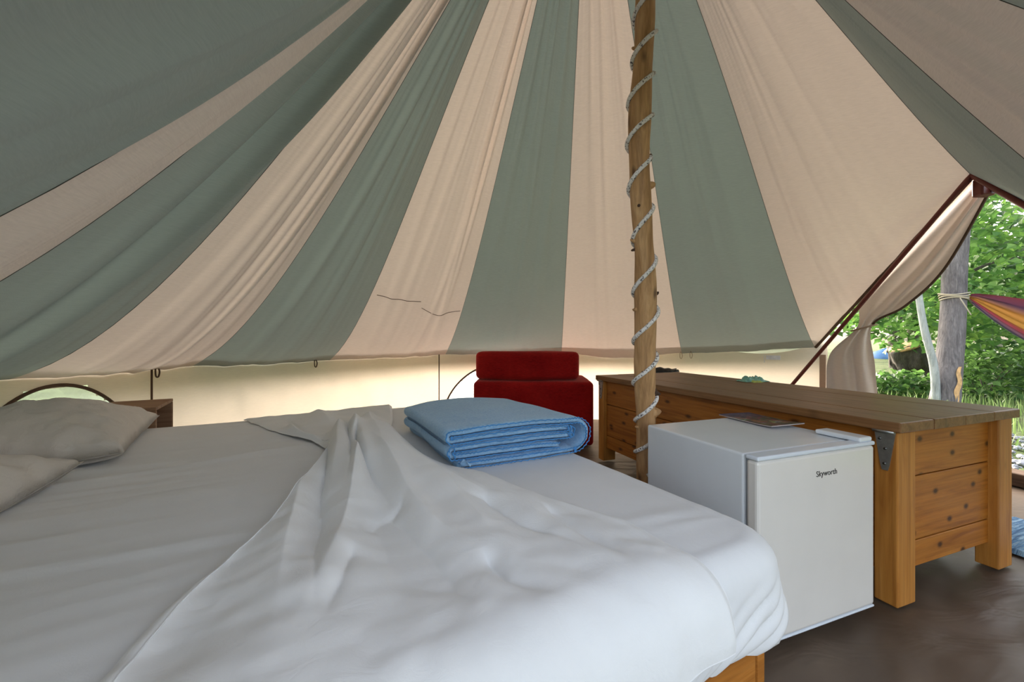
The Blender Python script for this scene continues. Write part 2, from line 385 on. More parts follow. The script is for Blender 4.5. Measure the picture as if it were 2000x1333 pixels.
# tie loops hanging from the hem
for az, ln in ((165.9, .10), (142.6, .035), (63.0, .05), (61.0, .05)):
    a = R_(az); h = hem_h(a); b = wall_pt(a, h + .01, -.03)
    tg = np.array([-math.sin(a), math.cos(a), 0]) * -1
    lp = crom([b, b + tg * .012 + np.array([0, 0, -.03]), b + tg * .006 + np.array([0, 0, -.06]), b - tg * .006 + np.array([0, 0, -.055]), b - tg * .008 + np.array([0, 0, -.02]), b - tg * .002], 20)
    tube('tie_loop', lp, .0022 if az < 100 else .004, TAPE if az < 100 else PIPING, ceiling, 6)
cb = wall_pt(R_(47.2), .655, -.035); tg = np.array([math.sin(R_(47)), -math.cos(R_(47)), 0])
TAGM = plain('white_label', srgb(225, 226, 230), .7)
mobj('care_tag', [cb, cb + tg * .10, cb + tg * .10 + np.array([0, 0, -.035]), cb + np.array([0, 0, -.035]), cb + np.array([.004, .004, 0]), cb + tg * .10 + np.array([.004, .004, 0]), cb + tg * .10 + np.array([.004, .004, -.035]), cb + np.array([.004, .004, -.035])],
     [(0, 1, 2, 3), (7, 6, 5, 4), (0, 4, 5, 1), (1, 5, 6, 2), (2, 6, 7, 3), (3, 7, 4, 0)], TAGM, ceiling, smooth=False, label='small white care tag on the hem')
tube('tag_ribbon', [cb - tg * .012, cb - tg * .012 + np.array([0, 0, -.06])], .003, TAGM, ceiling, 5)

# ------------------------------------------------------------------ door: A-frame and tied-back flap
door = empty('door_1', (2.25, 2.2, 0), label='open tent door with an A-frame pole and a cream flap tied back', kind='structure')
DL = np.array(door.location)
POLEM = plain('red_brown_pole', srgb(112, 52, 44), .4)
tt = np.linspace(-.02, 1.745, 30)[:, None]
V, F = tube_vf(DTOP + (DLEG - DTOP) * tt - DL, .0125, 10); mobj('door_pole', V, F, POLEM, door)
V, F = tube_vf(DTOP + (DLEG2 - DTOP) * tt - DL, .0125, 10); mobj('door_pole', V, F, POLEM, door)
# dark sleeve strip where roof and flap meet
Lb = CUR[3][-1]
V, F = tube_vf([DTOP + (Lb - DTOP) * t + np.array([.01, 0, -.004]) - DL for t in np.linspace(0, 1, 24)], .011, 8); mobj('door_sleeve', V, F, PIPING, door)
# the flap: hangs along the left pole, is gathered at a tie and flares to the ground
def flap():
    n, m = 60, 44; P = np.zeros((n, m, 3))
    inner = crom([DTOP + np.array([.06, .0, .03]), DTOP + (Lb - DTOP) * .35 + [.03, .02, .0], DTOP + (Lb - DTOP) * .62 + [.02, 0, -.02], np.array([2.225, 2.64, .870]), np.array([2.17, 2.80, .68]), np.array([2.20, 2.87, .40]), np.array([2.20, 2.88, .0])], n)
    outer = crom([DTOP + np.array([.10, -.01, -.05]), np.array([2.43, 2.30, 1.19]), np.array([2.36, 2.46, .99]), np.array([2.285, 2.60, .875]), np.array([2.305, 2.60, .62]), np.array([2.335, 2.60, .30]), np.array([2.345, 2.60, .0])], n)
    for j in range(n):
        f = j / (n - 1)
        for i in range(m):
            u = i / (m - 1); p = inner[j] * (1 - u) + outer[j] * u
            tight = math.exp(-((f - .5) / .12) ** 2); amp = .010 + .016 * (1 - tight) * math.sin(math.pi * u)
            wv = math.sin(u * 15 + math.sin(f * 5) * 1.2 + nz(u * 3, f * 4) * 2)
            P[j, i] = p + np.array([.55, .8, 0]) * amp * wv
    gobj('door_flap', P - DL, CREAM, door, label='cream door flap gathered with a tie')
    V, F = tube_vf(outer[:30] - DL, .007, 7); mobj('flap_edge', V, F, PIPING, door)
    c = (inner[30] + outer[30]) / 2; ring = [c + np.array([.075 * math.cos(a) * .7, .06 * math.cos(a) * -.6, .02 * math.cos(a)]) + np.array([.5, .6, 0]) * .035 * math.sin(a) for a in np.linspace(0, 2 * math.pi, 24)]
    V, F = tube_vf(np.array(ring) - DL, .005, 6); mobj('flap_tie', V, F, TAPE, door)
flap()
# right side hem of the door and the metal joint at its top
HEM = plain('grey_hem', srgb(150, 156, 160), .6)
V, F = tube_vf([DTOP + (DLEG2 - DTOP) * t + np.array([.05, 0, -.03]) - DL for t in np.linspace(0, .9, 16)], .014, 8); mobj('door_hem', V, F, HEM, door)
bm = bmesh.new(); bm_box(bm, DTOP - DL + np.array([.02, -.03, -.11]), DTOP - DL + np.array([.09, .02, -.02]), .008); bobj('pole_joint', bm, POLEM, door)
# threshold board
GREYW = wood('threshold_wood', 'y', [srgb(70, 52, 40), srgb(98, 76, 60), srgb(118, 96, 78)], .8, .3)

# ------------------------------------------------------------------ bed
P0 = np.array([.50, .78]); U1 = np.array([-.476, .879]); U2 = np.array([-.879, -.476]); HB = .42
def bw(p, q, z): return np.array([P0[0] + U2[0] * p + U1[0] * q, P0[1] + U2[1] * p + U1[1] * q, z])
PINE = lambda ax, nm: wood(nm, ax, [srgb(150, 92, 34), srgb(188, 124, 52), srgb(208, 146, 72)], .5, .85)
def linen(name, col, fine=.25, wr=.35):
    m = M(name); v = m.coord(); n1 = m.noise(v, 9, 5, .6, .6); n2 = m.noise(v, 420, 2); vs = m.coord('Object', (6, 6, 6)); n3 = m.noise(vs, 5, 6, .65, 1.2)
    c = m.ramp(n1, [(.3, tuple(x * .96 for x in col[:3]) + (1,)), (.7, col)])
    nn = m.bump(n2, fine, .0006, m.bump(n3, wr, .006)); mm = m.pbr(c, .75, 0, nn); m.p.inputs['Sheen Weight'].default_value = .15; m.p.inputs['Specular IOR Level'].default_value = .25; return mm
SHEETW = linen('white_fitted_cotton', srgb(226, 228, 230), .2, .10)
TOPW = linen('white_cotton_percale', srgb(232, 234, 235), .2, .22)
PILW = linen('off_white_pillow_cotton', srgb(214, 209, 202), .2, .50)
# bed base
BASEX = wood('bed_pine', 'x', [srgb(138, 82, 30), srgb(176, 112, 44), srgb(198, 134, 62)], .5, .8)
base = empty('bed_base', tuple(bw(.9, .9, 0)), rotz=math.atan2(U2[1], U2[0]), label='pine bed base under the white mattress', cat='bed')
# local frame of the base: x = U2 ; y = -U1
def bl(p, q): return (p - .9, -(q - .9))
def plank(name, p0, p1, q0, q1, z0, z1, m=BASEX):
    x0, y0 = bl(p0, q0); x1, y1 = bl(p1, q1); return box(name, (min(x0, x1), min(y0, y1), z0), (max(x0, x1), max(y0, y1), z1), m, base, .004)
plank('rail', .0, 1.78, .035, .06, .10, .225); plank('rail', .0, 1.78, 1.76, 1.785, .10, .225)
plank('rail', -.03, -.005, .035, 1.785, .10, .225); plank('rail', 1.78, 1.80, .035, 1.785, .10, .225)
for p in (.0, 1.70):
    for q in (.062, 1.70): plank('leg', p, p + .06, q, q + .055, .003, .205)
for k in range(9): plank('slat', .02 + k * .2, .12 + k * .2, .07, 1.75, .206, .224)
# mattress with its fitted sheet
RT = .055
def rrect(inset, n_side=(230, 110), n_c=26):
    p0, p1, q0, q1 = -.05 + inset, 1.82 - inset, -.02 + inset, 1.84 - inset; r = max(.012, .10 - inset * .5); pts = []; nor = []
    cs = [((p0 + r, q0 + r), math.pi, 1.5 * math.pi), ((p1 - r, q0 + r), 1.5 * math.pi, 2 * math.pi), ((p1 - r, q1 - r), 0, .5 * math.pi), ((p0 + r, q1 - r), .5 * math.pi, math.pi)]
    for k, (c, a0, a1) in enumerate(cs):
        for t in range(n_c):
            a = a0 + (a1 - a0) * t / (n_c - 1); pts.append((c[0] + r * math.cos(a), c[1] + r * math.sin(a))); nor.append((math.cos(a), math.sin(a)))
        c2, b0, _ = cs[(k + 1) % 4]; e = (c2[0] + r * math.cos(b0), c2[1] + r * math.sin(b0)); s = pts[-1]; n = n_side[k % 2]
        for t in range(1, n + 1):
            f = t / (n + 1); pts.append((s[0] + (e[0] - s[0]) * f, s[1] + (e[1] - s[1]) * f)); nor.append(nor[-1] if t == 1 else nor[-1])
    return np.array(pts), np.array(nor)
def top_relief(p, q):
    # long shallow creases of the stretched sheet running across the bed
    far = float(sstep(.35, 1.0, p)); w = .0030 * nz(p * 1.4, q * 15, 1.0) * (.35 + far) + .0022 * nz(p * 3.2 + 9, q * 34 + p * 2, 2.0) * far
    w += .004 * math.exp(-((q - .18 - .12 * (p - .2)) / .02) ** 2) * math.exp(-((p - .12) / .12) ** 2) + .003 * math.exp(-((q - .13 - .1 * (p - .2)) / .012) ** 2) * math.exp(-((p - .1) / .10) ** 2)
    w += .005 * math.exp(-((q - 1.10 - .10 * math.sin(p * 3)) / .022) ** 2) * far + .004 * math.exp(-((q - .42 - .08 * p) / .016) ** 2) * far
    return w
def fitted():
    rows = []
    ins = np.concatenate([np.linspace(.90, .10, 60), np.linspace(.085, RT, 4)])
    for s in ins:
        P, N = rrect(s); rows.append([bw(p, q, HB + top_relief(p, q) - .004 * math.exp(-(s / .12) ** 2)) for p, q in P])
    for a in np.linspace(0, math.pi / 2, 8)[1:]:
        P, N = rrect(RT * (1 - math.sin(a)))
        rows.append([bw(p, q, HB - RT * (1 - math.cos(a)) + top_relief(p, q) * math.cos(a)) for p, q in P])
    P, N = rrect(0.0); per = np.concatenate([[0], np.cumsum(np.linalg.norm(np.diff(P, axis=0), axis=1))])
    zt = HB - RT
    for f in np.linspace(0, 1, 22)[1:]:
        row = []
        for k in range(len(P)):
            p, q = P[k]; nn = N[k]; wv = per[k]
            # distance from the near foot corner, along the front (+) or along the right side (-)
            d = (p + .05) if q < .2 and p > -.02 else -(q + .02) if p < .1 else (.05 if p < .5 else 9)
            c = math.exp(-(d / .30) ** 2) if abs(d) < 3 else 0.0
            zb = .198 + .010 * math.sin(wv * 9) + .02 * math.exp(-((d - .20) / .10) ** 2) - .03 * math.exp(-((d + .02) / .05) ** 2)
            z = zt + (zb - zt) * f
            hgt = zt - z
            # diagonal gathers running from the corner down along the front
            ph = (d - hgt * .95) / .014 + 3.8 * nz(d * 7, hgt * 5); g = (abs(math.sin(ph)) ** .6 - .5) * .030 * c * (.10 + f) * (.55 + .9 * abs(nz(d * 16 - hgt * 14, 3.0)) * 1.6) if abs(d) < 3 else 0
            g += .006 * math.sin(wv * 34 + 2 * math.sin(wv * 11)) * f * (1 - c) + .02 * math.exp(-((d + .0) / .07) ** 2) * math.sin(math.pi * f ** 1.6)
            g += -.03 * f ** 4
            row.append(bw(p + nn[0] * g, q + nn[1] * g, z))
        rows.append(row)
    return np.array(rows)
FIT = fitted()
mloc = bw(.9, .9, .226)
mat_ = empty('mattress', tuple(mloc), label='thick mattress in a white fitted sheet on the pine bed base', cat='mattress')
nv, nu, _ = FIT.shape
V = list((FIT - mloc).reshape(-1, 3)); F = gfaces(nv, nu, True)
F.append(tuple(range(nu))[::-1])
mobj('fitted_sheet', V, F, SHEETW, mat_)
core = []
for z, s in ((.228, .05), (.30, .035), (.38, .04), (.405, .07)):
    Pq, _ = rrect(s); core.append([bw(p, q, z) for p, q in Pq])
core = np.array(core); n2 = core.shape[1]
V = list((core - mloc).reshape(-1, 3)); F = gfaces(4, n2, True) + [tuple(range(n2))[::-1], tuple(3 * n2 + k for k in range(n2))]
mobj('mattress_core', V, F, plain('mattress_ticking', srgb(205, 205, 205), .8), mat_)

# rumpled top sheet
def drape(p, q, h):
    e = .03; d = e - q
    if d <= 0: return bw(p, q, HB + h)
    a = min(d / RT, math.pi / 2); rem = max(0.0, d - RT * math.pi / 2)
    qq = e - RT * math.sin(a) - h * math.sin(a); z = HB - RT * (1 - math.cos(a)) + h * math.cos(a) - rem
    return bw(p, qq, z)
def pdist(PX, PY, line):
    """distance to a polyline and position along it (0..1)"""
    line = np.asarray(line, float); seg = np.linalg.norm(np.diff(line, axis=0), axis=1); tot = seg.sum(); acc = 0.0
    best = np.full(PX.shape, 1e9); pos = np.zeros(PX.shape)
    for a, b, L in zip(line[:-1], line[1:], seg):
        d = b - a; t = np.clip(((PX - a[0]) * d[0] + (PY - a[1]) * d[1]) / (L * L), 0, 1); q = np.hypot(PX - a[0] - t * d[0], PY - a[1] - t * d[1])
        m = q < best; best = np.where(m, q, best); pos = np.where(m, (acc + t * L) / tot, pos); acc += L
    return best, pos
# fold lines of the sheet on the bed, in bed coordinates: (points, height at start, height at end, width)
SHEET_FOLDS = [([(0.69, 1.064), (0.741, 0.846), (0.825, 0.581), (0.909, 0.375), (0.972, 0.232), (0.989, 0.153)], 0.013, 0.013, 0.011), ([(0.64, 1.306), (0.693, 0.865), (0.728, 0.605), (0.751, 0.393)], 0.05, 0.016, 0.022), ([(0.588, 1.278), (0.642, 0.837), (0.661, 0.568), (0.674, 0.351)], 0.052, 0.014, 0.022), ([(0.505, 1.526), (0.566, 0.924), (0.588, 0.575), (0.594, 0.327), (0.587, 0.19)], 0.058, 0.012, 0.045), ([(0.522, 1.125), (0.529, 0.71), (0.516, 0.42), (0.494, 0.244)], 0.03, 0.008, 0.035), ([(0.721, 0.377), (0.743, 0.26), (0.764, 0.176), (0.775, 0.125)], 0.006, 0.010, 0.03), ([(0.776, 0.677), (0.805, 0.461), (0.848, 0.317), (0.887, 0.259)], 0.012, 0.006, 0.03), ([(0.701, 1.025), (0.736, 0.689), (0.758, 0.479), (0.772, 0.304), (0.781, 0.185), (0.78, 0.141), (0.776, 0.113), (0.764, 0.071), (0.756, 0.039)], -0.026, -0.008, 0.008), ([(0.626, 1.181), (0.652, 0.891), (0.678, 0.657), (0.7, 0.533)], -0.034, -0.012, 0.008), ([(0.609, 1.036), (0.639, 0.859), (0.635, 0.687), (0.627, 0.48), (0.624, 0.429)], -0.036, -0.02, 0.007), ([(0.707, 0.316), (0.742, 0.209), (0.761, 0.164), (0.778, 0.118)], -0.01, -0.012, 0.01), ([(0.636, 0.413), (0.62, 0.222), (0.59, 0.092), (0.548, 0.075)], -0.022, -0.010, 0.012), ([(0.69, 0.359), (0.608, 0.421), (0.584, 0.484)], -0.008, -0.006, 0.01), ([(0.476, 0.41), (0.429, 0.384), (0.409, 0.26), (0.377, 0.166), (0.356, 0.071)], -0.020, -0.006, 0.014), ([(0.318, 0.313), (0.328, 0.198), (0.322, 0.099), (0.326, 0.019)], -0.020, -0.010, 0.012), ([(0.526, 0.196), (0.522, 0.108), (0.498, 0.049), (0.471, 0.007)], -0.018, -0.006, 0.014), ([(0.814, 1.359), (0.8, 1.204), (0.77, 1.077), (0.716, 0.972)], -0.016, -0.016, 0.008), ([(0.831, 1.702), (0.798, 1.48), (0.743, 1.263), (0.674, 1.136)], -0.018, -0.014, 0.008), ([(0.822, 1.493), (0.78, 1.228), (0.707, 1.058)], 0.02, 0.022, 0.016), ([(0.703, 1.816), (0.675, 1.51), (0.647, 1.353)], 0.018, 0.02, 0.03)]
def top_sheet():
    n, m = 250, 230
    Lb_ = crom([(1.0, 1.79), (.87, 1.45), (.715, 1.09), (.735, .86), (.80, .62), (.867, .447), (.957, .272), (1.02, .05), (1.06, -.12)], n)
    Rb_ = crom([(.33, 1.80), (.40, 1.45), (.475, 1.15), (.468, .90), (.435, .70), (.33, .458), (.222, .218), (.205, .05), (.193, -.105)], n)
    S = np.linspace(0, 1, m)[None, :]; T = np.linspace(0, 1, n)[:, None]
    PP = Lb_[:, None, 0] * (1 - S) + Rb_[:, None, 0] * S; QQ = Lb_[:, None, 1] * (1 - S) + Rb_[:, None, 1] * S
    H = np.full(PP.shape, .010) + .022 * np.exp(-((T - .33) / .20) ** 2) * np.sin(math.pi * S) ** .6 + .020 * np.exp(-((T - .07) / .08) ** 2) * sstep(.45, .9, S)
    wx = .010 * nzv(PP * 5, QQ * 5, 3.0); wy = .010 * nzv(PP * 5 + 7, QQ * 5, 6.0)
    for pts, a0, a1, wd in SHEET_FOLDS:
        d, t = pdist(PP + wx, QQ + wy, pts); w_ = wd * (1 + 1.6 * t) if a0 > 0 else wd * (1 + .8 * t)
        fade = sstep(0, .22, t) * (1 - sstep(.55 if a0 < 0 else .6, 1, t) * (1.0 if a1 != a0 else .0))
        H += 1.35 * (a0 + (a1 - a0) * t) * fade * np.exp(-(d / w_) ** (1.5 if a0 > 0 else 1.0))
    spread = sstep(.30, .75, T)
    ang = np.arctan2(PP - .58, 1.30 - QQ); rad = np.hypot(PP - .58, 1.30 - QQ)
    H += sstep(.15, .5, rad) * (.019 * (1 - np.abs(nzv(ang * 7 + 3, rad * 1.3, 2.0)) * 2.2) * (1 - .5 * sstep(.8, 1.5, rad)) + .006 * nzv(ang * 15, rad * 2.2, 7.0)) * sstep(.34, .5, T)
    H += spread * (.016 * np.maximum(0, nzv(PP * 2.6 + 2, QQ * 3.0, 3.0)) + .008 * np.abs(nzv(PP * 6.0 + 1 + QQ * 2, QQ * 5 - PP * 2, 8.0)) + .0022 * nzv(PP * 24, QQ * 24, 4.0))
    H += (1 - spread) * .004 * nzv(PP * 16, QQ * 9, 1.0)
    edge = np.minimum(1, np.minimum(S, 1 - S) * 45); H = .004 + (np.maximum(H, .005) - .004) * (.25 + .75 * edge) + .016 * sstep(.02, -.10, QQ)
    P = np.zeros((n, m, 3))
    for j in range(n):
        for i in range(m): P[j, i] = drape(PP[j, i], QQ[j, i], H[j, i] + top_relief(PP[j, i], QQ[j, i]) * .8)
    return P
TS = top_sheet()
tloc = bw(.62, .6, HB)
def cloth(name, P, mat, loc, thick, **k):
    """a sheet with real thickness: the grid, its underside and a closed rim"""
    nv, nu, _ = P.shape
    du = np.gradient(P, axis=1); dv = np.gradient(P, axis=0); N = np.cross(du, dv); N /= np.linalg.norm(N, axis=2)[..., None] + 1e-9
    if N[..., 2].mean() < 0: N = -N
    B = P - N * thick; V = np.concatenate([P.reshape(-1, 3), B.reshape(-1, 3)]) - np.array(loc)
    F = gfaces(nv, nu) + gfaces(nv, nu, base=nv * nu, flip=True); o = nv * nu
    rim = [i for i in range(nu)] + [j * nu + nu - 1 for j in range(1, nv)] + [(nv - 1) * nu + i for i in range(nu - 2, -1, -1)] + [j * nu for j in range(nv - 2, 0, -1)]
    for a, b in zip(rim, rim[1:] + rim[:1]): F.append((a, b, b + o, a + o))
    return mobj(name, V, F, mat, loc=tuple(loc), **k)
ts = cloth('top_sheet', TS, TOPW, tloc, .0022, label='rumpled white top sheet gathered across the bed', cat='bed sheet')
hem = np.array([TS[j, 6] + np.array([0, 0, .0012]) for j in range(60, 250, 3)]) - tloc
V, F = tube_vf(hem, .0012, 5); mobj('hem_stitch', V, F, TOPW, ts)

# pillows
def pillow(name, pc, qc, lp, lq, th, rot, z0, tilt, label):
    n = 56; top = np.zeros((n, n, 3)); bot = np.zeros((n, n, 3)); c, s = math.cos(rot), math.sin(rot)
    loc = bw(pc, qc, HB)
    for j in range(n):
        for i in range(n):
            a = -1 + 2 * i / (n - 1); b = -1 + 2 * j / (n - 1)
            # pinched sides, pointed corners
            x = a * (1 - .10 * (1 - b * b)); y = b * (1 - .08 * (1 - a * a))
            bul = max(0.0, (1 - a * a) * (1 - b * b)) ** .42
            wr = (.012 * nz(a * 4 + pc * 9, b * 7, qc) - .010 * abs(nz(a * 2.5 + b * 5, b * 3 - a * 6, qc * 3))) * min(1, bul * 3) + .006 * math.sin((a * 3 + b * 9) * 2 + nz(a * 2, b * 2) * 5) * (1 - bul) * min(1, bul * 4)
            px = x * lp / 2 * c - y * lq / 2 * s; py = x * lp / 2 * s + y * lq / 2 * c
            lift = z0 + tilt * (x * .5 + .5) + .028 * (a * a * b * b)
            zt = lift + .006 + th * .74 * bul + wr; zb = lift + .004 - min(th * .26 * bul, lift + .004)
            w_ = bw(pc + px, qc + py, HB); top[j, i] = (w_[0], w_[1], HB + .006 + max(zt, .004)); bot[j, i] = (w_[0], w_[1], HB + .006 + max(zb, 0))
    V = np.concatenate([top.reshape(-1, 3), bot.reshape(-1, 3)]) - loc
    F = gfaces(n, n) + gfaces(n, n, base=n * n, flip=True); o = n * n
    rim = [i for i in range(n)] + [j * n + n - 1 for j in range(1, n)] + [(n - 1) * n + i for i in range(n - 2, -1, -1)] + [j * n for j in range(n - 2, 0, -1)]
    for a, b in zip(rim, rim[1:] + rim[:1]): F.append((a, b, b + o, a + o))
    return mobj(name, V, F, PILW, loc=tuple(loc), label=label, cat='pillow', group='pillows on the bed')
pillow('pillow', 1.52, 1.50, .48, .70, .19, -.10, .0, .03, 'off-white pillow at the far side of the bed beside the window')
pillow('pillow', 1.56, .79, .46, .66, .17, .06, .0, .02, 'off-white pillow nearer the viewer, its corner over the other pillow')

# folded blue blanket
def fleece():
    m = M('blue_fleece'); v = m.coord(); n1 = m.noise(v, 120, 4, .7); n2 = m.noise(v, 14, 4); n3 = m.noise(v, 420, 2)
    c = m.ramp(n1, [(.3, srgb(122, 178, 226)), (.7, srgb(174, 214, 244))]); c = m.mix(.25, c, m.ramp(n2, [(.3, srgb(120, 172, 216)), (.7, srgb(178, 212, 236))]))
    x = m.pbr(c, .95, 0, m.bump(n3, .5, .002, m.bump(n1, .9, .006))); m.p.inputs['Sheen Weight'].default_value = .35; return x
FLEECE = fleece()
def blanket():
    X0 = np.array([-.200, 1.145]); ax = np.array([.905, .425]); ay = np.array([-.425, .905])
    root = empty('blanket', (float(X0[0]), float(X0[1]), HB), rotz=math.atan2(ax[1], ax[0]), label='light blue fleece blanket folded in layers on the bed corner', cat='blanket')
    T = .0165
    def arc(cx, cz, r, a0, a1, n=9): return [(cx + r * math.cos(a), cz + r * math.sin(a)) for a in np.linspace(a0, a1, n)]
    h = math.pi / 2
    path = [(.045, .013), (.12, .011), (.22, .011), (.34, .012), (.42, .014)] + arc(.425, .0555, .0415, -h, h, 13) + [(.38, .098), (.26, .1005), (.14, .0985), (.05, .0945)] \
        + arc(.032, .0845, .0095, h, 3 * h, 7) + [(.06, .0755), (.18, .079), (.32, .080), (.395, .077)] + arc(.405, .067, .0093, h, -h, 7) + [(.34, .0585), (.2, .058), (.07, .0555)] \
        + arc(.035, .0455, .0095, h, 3 * h, 7) + [(.08, .036), (.2, .0365), (.30, .036), (.37, .034)]
    path = crom(path, 150); L = .56; nd = 26
    def skew(x, y, z):
        yy = y / L; sx = x - .02 * yy + .012 * nz(x * 4, y * 4, z * 9); zz = z * (1 - .10 * yy * float(sstep(.25, .5, x))) + .004 * nz(x * 7, y * 6, 1) * min(1, z / .05)
        zz -= .012 * math.exp(-(x / .08) ** 2) * (z / .1) * yy
        sx *= 1.06; return (sx, y + .008 * nz(x * 9, z * 40, 2) * (1 if y < .1 else 0) + .05 * (x - .23) * 0, max(zz, .0005) * 1.15)
    tg = np.gradient(path, axis=0); tg /= np.linalg.norm(tg, axis=1)[:, None]; nr = np.column_stack([-tg[:, 1], tg[:, 0]])
    ring = np.concatenate([path + nr * T / 2, (path - nr * T / 2)[::-1]]); R = len(ring)
    V = []
    for j in range(nd):
        y = L * j / (nd - 1); e = min(j, nd - 1 - j); shr = {0: .55, 1: .9}.get(e, 1.0)
        cen = np.concatenate([path, path[::-1]])
        for k in range(R):
            c = cen[k] + (ring[k] - cen[k]) * shr; V.append(skew(c[0], y + (.004 if e == 0 and j == 0 else 0), c[1]))
    F = gfaces(nd, R, True)
    n = len(path)
    for k in range(n - 1):
        F.append((k, R - 1 - k, R - 2 - k, k + 1)); b = (nd - 1) * R; F.append((b + k + 1, b + R - 2 - k, b + R - 1 - k, b + k))
    mobj('blanket_layers', V, F, FLEECE, root)
    # scalloped stitched rim on both edges of the cloth along the front
    TR = plain('blue_stitch', srgb(74, 140, 200), .9, namt=.2)
    dens = crom(path, 900)
    tg2 = np.gradient(dens, axis=0); tg2 /= np.linalg.norm(tg2, axis=1)[:, None]; nr2 = np.column_stack([-tg2[:, 1], tg2[:, 0]])
    s = np.concatenate([[0], np.cumsum(np.linalg.norm(np.diff(dens, axis=0), axis=1))])
    for sg in (1, -1):
        pts = []
        for k in range(len(dens)):
            w_ = math.sin(s[k] * 2 * math.pi / .011); c = dens[k] + nr2[k] * sg * (T / 2 - .0015 + .0012 * w_); pts.append(skew(c[0], -.003 - .0025 * abs(w_), c[1]))
        V2, F2 = tube_vf(pts, .0018, 5); mobj('edge_stitch', V2, F2, TR, root)
    # a turned-up corner of the cloth at the lower left
    cc = np.zeros((8, 8, 3))
    for j in range(8):
        for i in range(8): cc[j, i] = (.06 + .030 * i / 7 - .012 * j / 7, -.010 - .018 * math.sin(math.pi * j / 14) * (i / 7), .016 + .024 * j / 7 * (1 - abs(i / 3.5 - 1) * j / 7))
    gobj('turned_corner', cc, FLEECE, root)
blanket()

# ------------------------------------------------------------------ wooden storage chest
TH = R_(20.5)
CH_X = wood('chest_pine_x', 'x', [srgb(138, 78, 22), srgb(176, 110, 36), srgb(192, 128, 50)], .5, .95, thin='y')
CH_Y = wood('chest_pine_y', 'y', [srgb(132, 76, 22), srgb(166, 102, 34), srgb(182, 118, 46)], .5, .9, thin='x')
CH_Z = wood('chest_pine_z', 'z', [srgb(160, 100, 38), srgb(184, 124, 54), srgb(198, 140, 70)], .5, .35)
LIDM = wood('chest_lid_wood', 'y', [srgb(108, 74, 44), srgb(132, 94, 58), srgb(150, 112, 74)], .42, .4, thin='z')
STEEL = plain('galvanised_steel', srgb(160, 165, 165), .38, .85, 60, .15)
SCREW = plain('screw_metal', srgb(110, 110, 108), .4, .9)
chest = empty('storage_chest', (1.13, 1.20, 0), rotz=TH, label='long pine storage chest with plank sides and steel corner brackets', cat='chest')
CW, CL, CHT = .66, 1.60, .5525
for x in (0, CW - .09):
    for y in (0, CL - .06): box('leg', (x, y, .004), (x + .09, y + .06, CHT - .032), CH_Z, chest, .004)
hs = [(.088, .168), (.171, .368), (.371, .5195)]
for z0, z1 in hs:
    box('plank', (.088, .026, z0), (CW - .088, .048, z1), CH_X, chest, .0025)             # near end
    box('plank', (.088, CL - .048, z0), (CW - .088, CL - .026, z1), CH_X, chest, .0025)   # far end
    box('plank', (.022, .058, z0), (.044, CL - .058, z1), CH_Y, chest, .0025)             # front
    box('plank', (CW - .044, .058, z0), (CW - .022, CL - .058, z1), CH_Y, chest, .0025)   # back
box('bottom_panel', (.045, .05, .095), (CW - .045, CL - .05, .11), CH_Y, chest, 0)
lid = empty('lid', (0, 0, 0), parent=chest)
for k in range(4):
    x0 = -.016 + k * (CW + .030) / 4; box('lid_board', (x0 + .0006, -.014, CHT - .0305), (x0 + (CW + .030) / 4 - .0006, CL + .012, CHT + (.0006 if k % 2 else 0)), LIDM, lid, .004 if k in (0, 3) else .0015)
def bracket(y0, far):
    b = empty('bracket', (0, 0, 0), parent=chest)
    def prism(name, poly, x0, x1, mt, par):
        n = len(poly); V = [(x0, y, z) for y, z in poly] + [(x1, y, z) for y, z in poly]
        F = [tuple(range(n))[::-1], tuple(range(n, 2 * n))] + [(i, (i + 1) % n, n + (i + 1) % n, n + i) for i in range(n)]
        return mobj(name, V, F, mt, par, smooth=False)
    yc = y0 + .03; z1 = CHT - .034
    prism('hinge_strap', [(yc - .026, z1), (yc + .026, z1), (yc + .011, z1 - .10), (yc + .007, z1 - .115), (yc - .007, z1 - .115), (yc - .011, z1 - .10)], -.004, .001, STEEL, b)
    for zz, yy in ((-.022, 0.012), (-.05, -.002), (-.095, 0)):
        V, F = tube_vf([(-.004, yc + yy, z1 + zz), (-.0065, yc + yy, z1 + zz)], .0042, 10); mobj('screw', V, F, SCREW, b)
    V, F = tube_vf([(-.010, yc - .027, z1 + .002), (-.010, yc + .027, z1 + .002)], .0055, 10); mobj('hinge_pin', V, F, STEEL, b)
bracket(0, 0); bracket(CL - .06, 1)

# ------------------------------------------------------------------ small refrigerator
ENAM = plain('white_enamel', srgb(222, 228, 234), .22, 0, 8, .02, .02)
ENAMD = plain('white_enamel_door', srgb(222, 219, 214), .16, 0, 8, .02, .01)
ENAMT = plain('pale_blue_trim', srgb(214, 222, 232), .3, 0, 8, .03, .02)
GASK = plain('grey_gasket', srgb(150, 155, 160), .6)
INK = plain('dark_print', srgb(44, 40, 40), .5)
fr = empty('mini_fridge', (.610, 1.015, 0), rotz=R_(20.5), label='white mini refrigerator standing between the bed and the chest', cat='refrigerator')
FW, FD, ZB, ZT = .461, .422, .033, .503
box('body', (.004, .045, .022), (FW - .004, .045 + FD - .045, ZT - .003), ENAM, fr, .006, 3)
box('gasket', (.012, .034, ZB + .012), (FW - .012, .046, ZT - .012), GASK, fr, .003)
bm = bmesh.new(); bm_box(bm, (0, 0, ZB), (FW, .035, ZT - .012), .009, 3); dr = bobj('door', bm, ENAMD, fr)
box('top_cap', (-.001, -.001, ZT - .0115), (FW + .001, .036, ZT), ENAMT, dr, .004, 3)
box('bottom_cap', (0, .0, ZB - .006), (FW, .035, ZB + .0005), ENAMT, dr, .003)
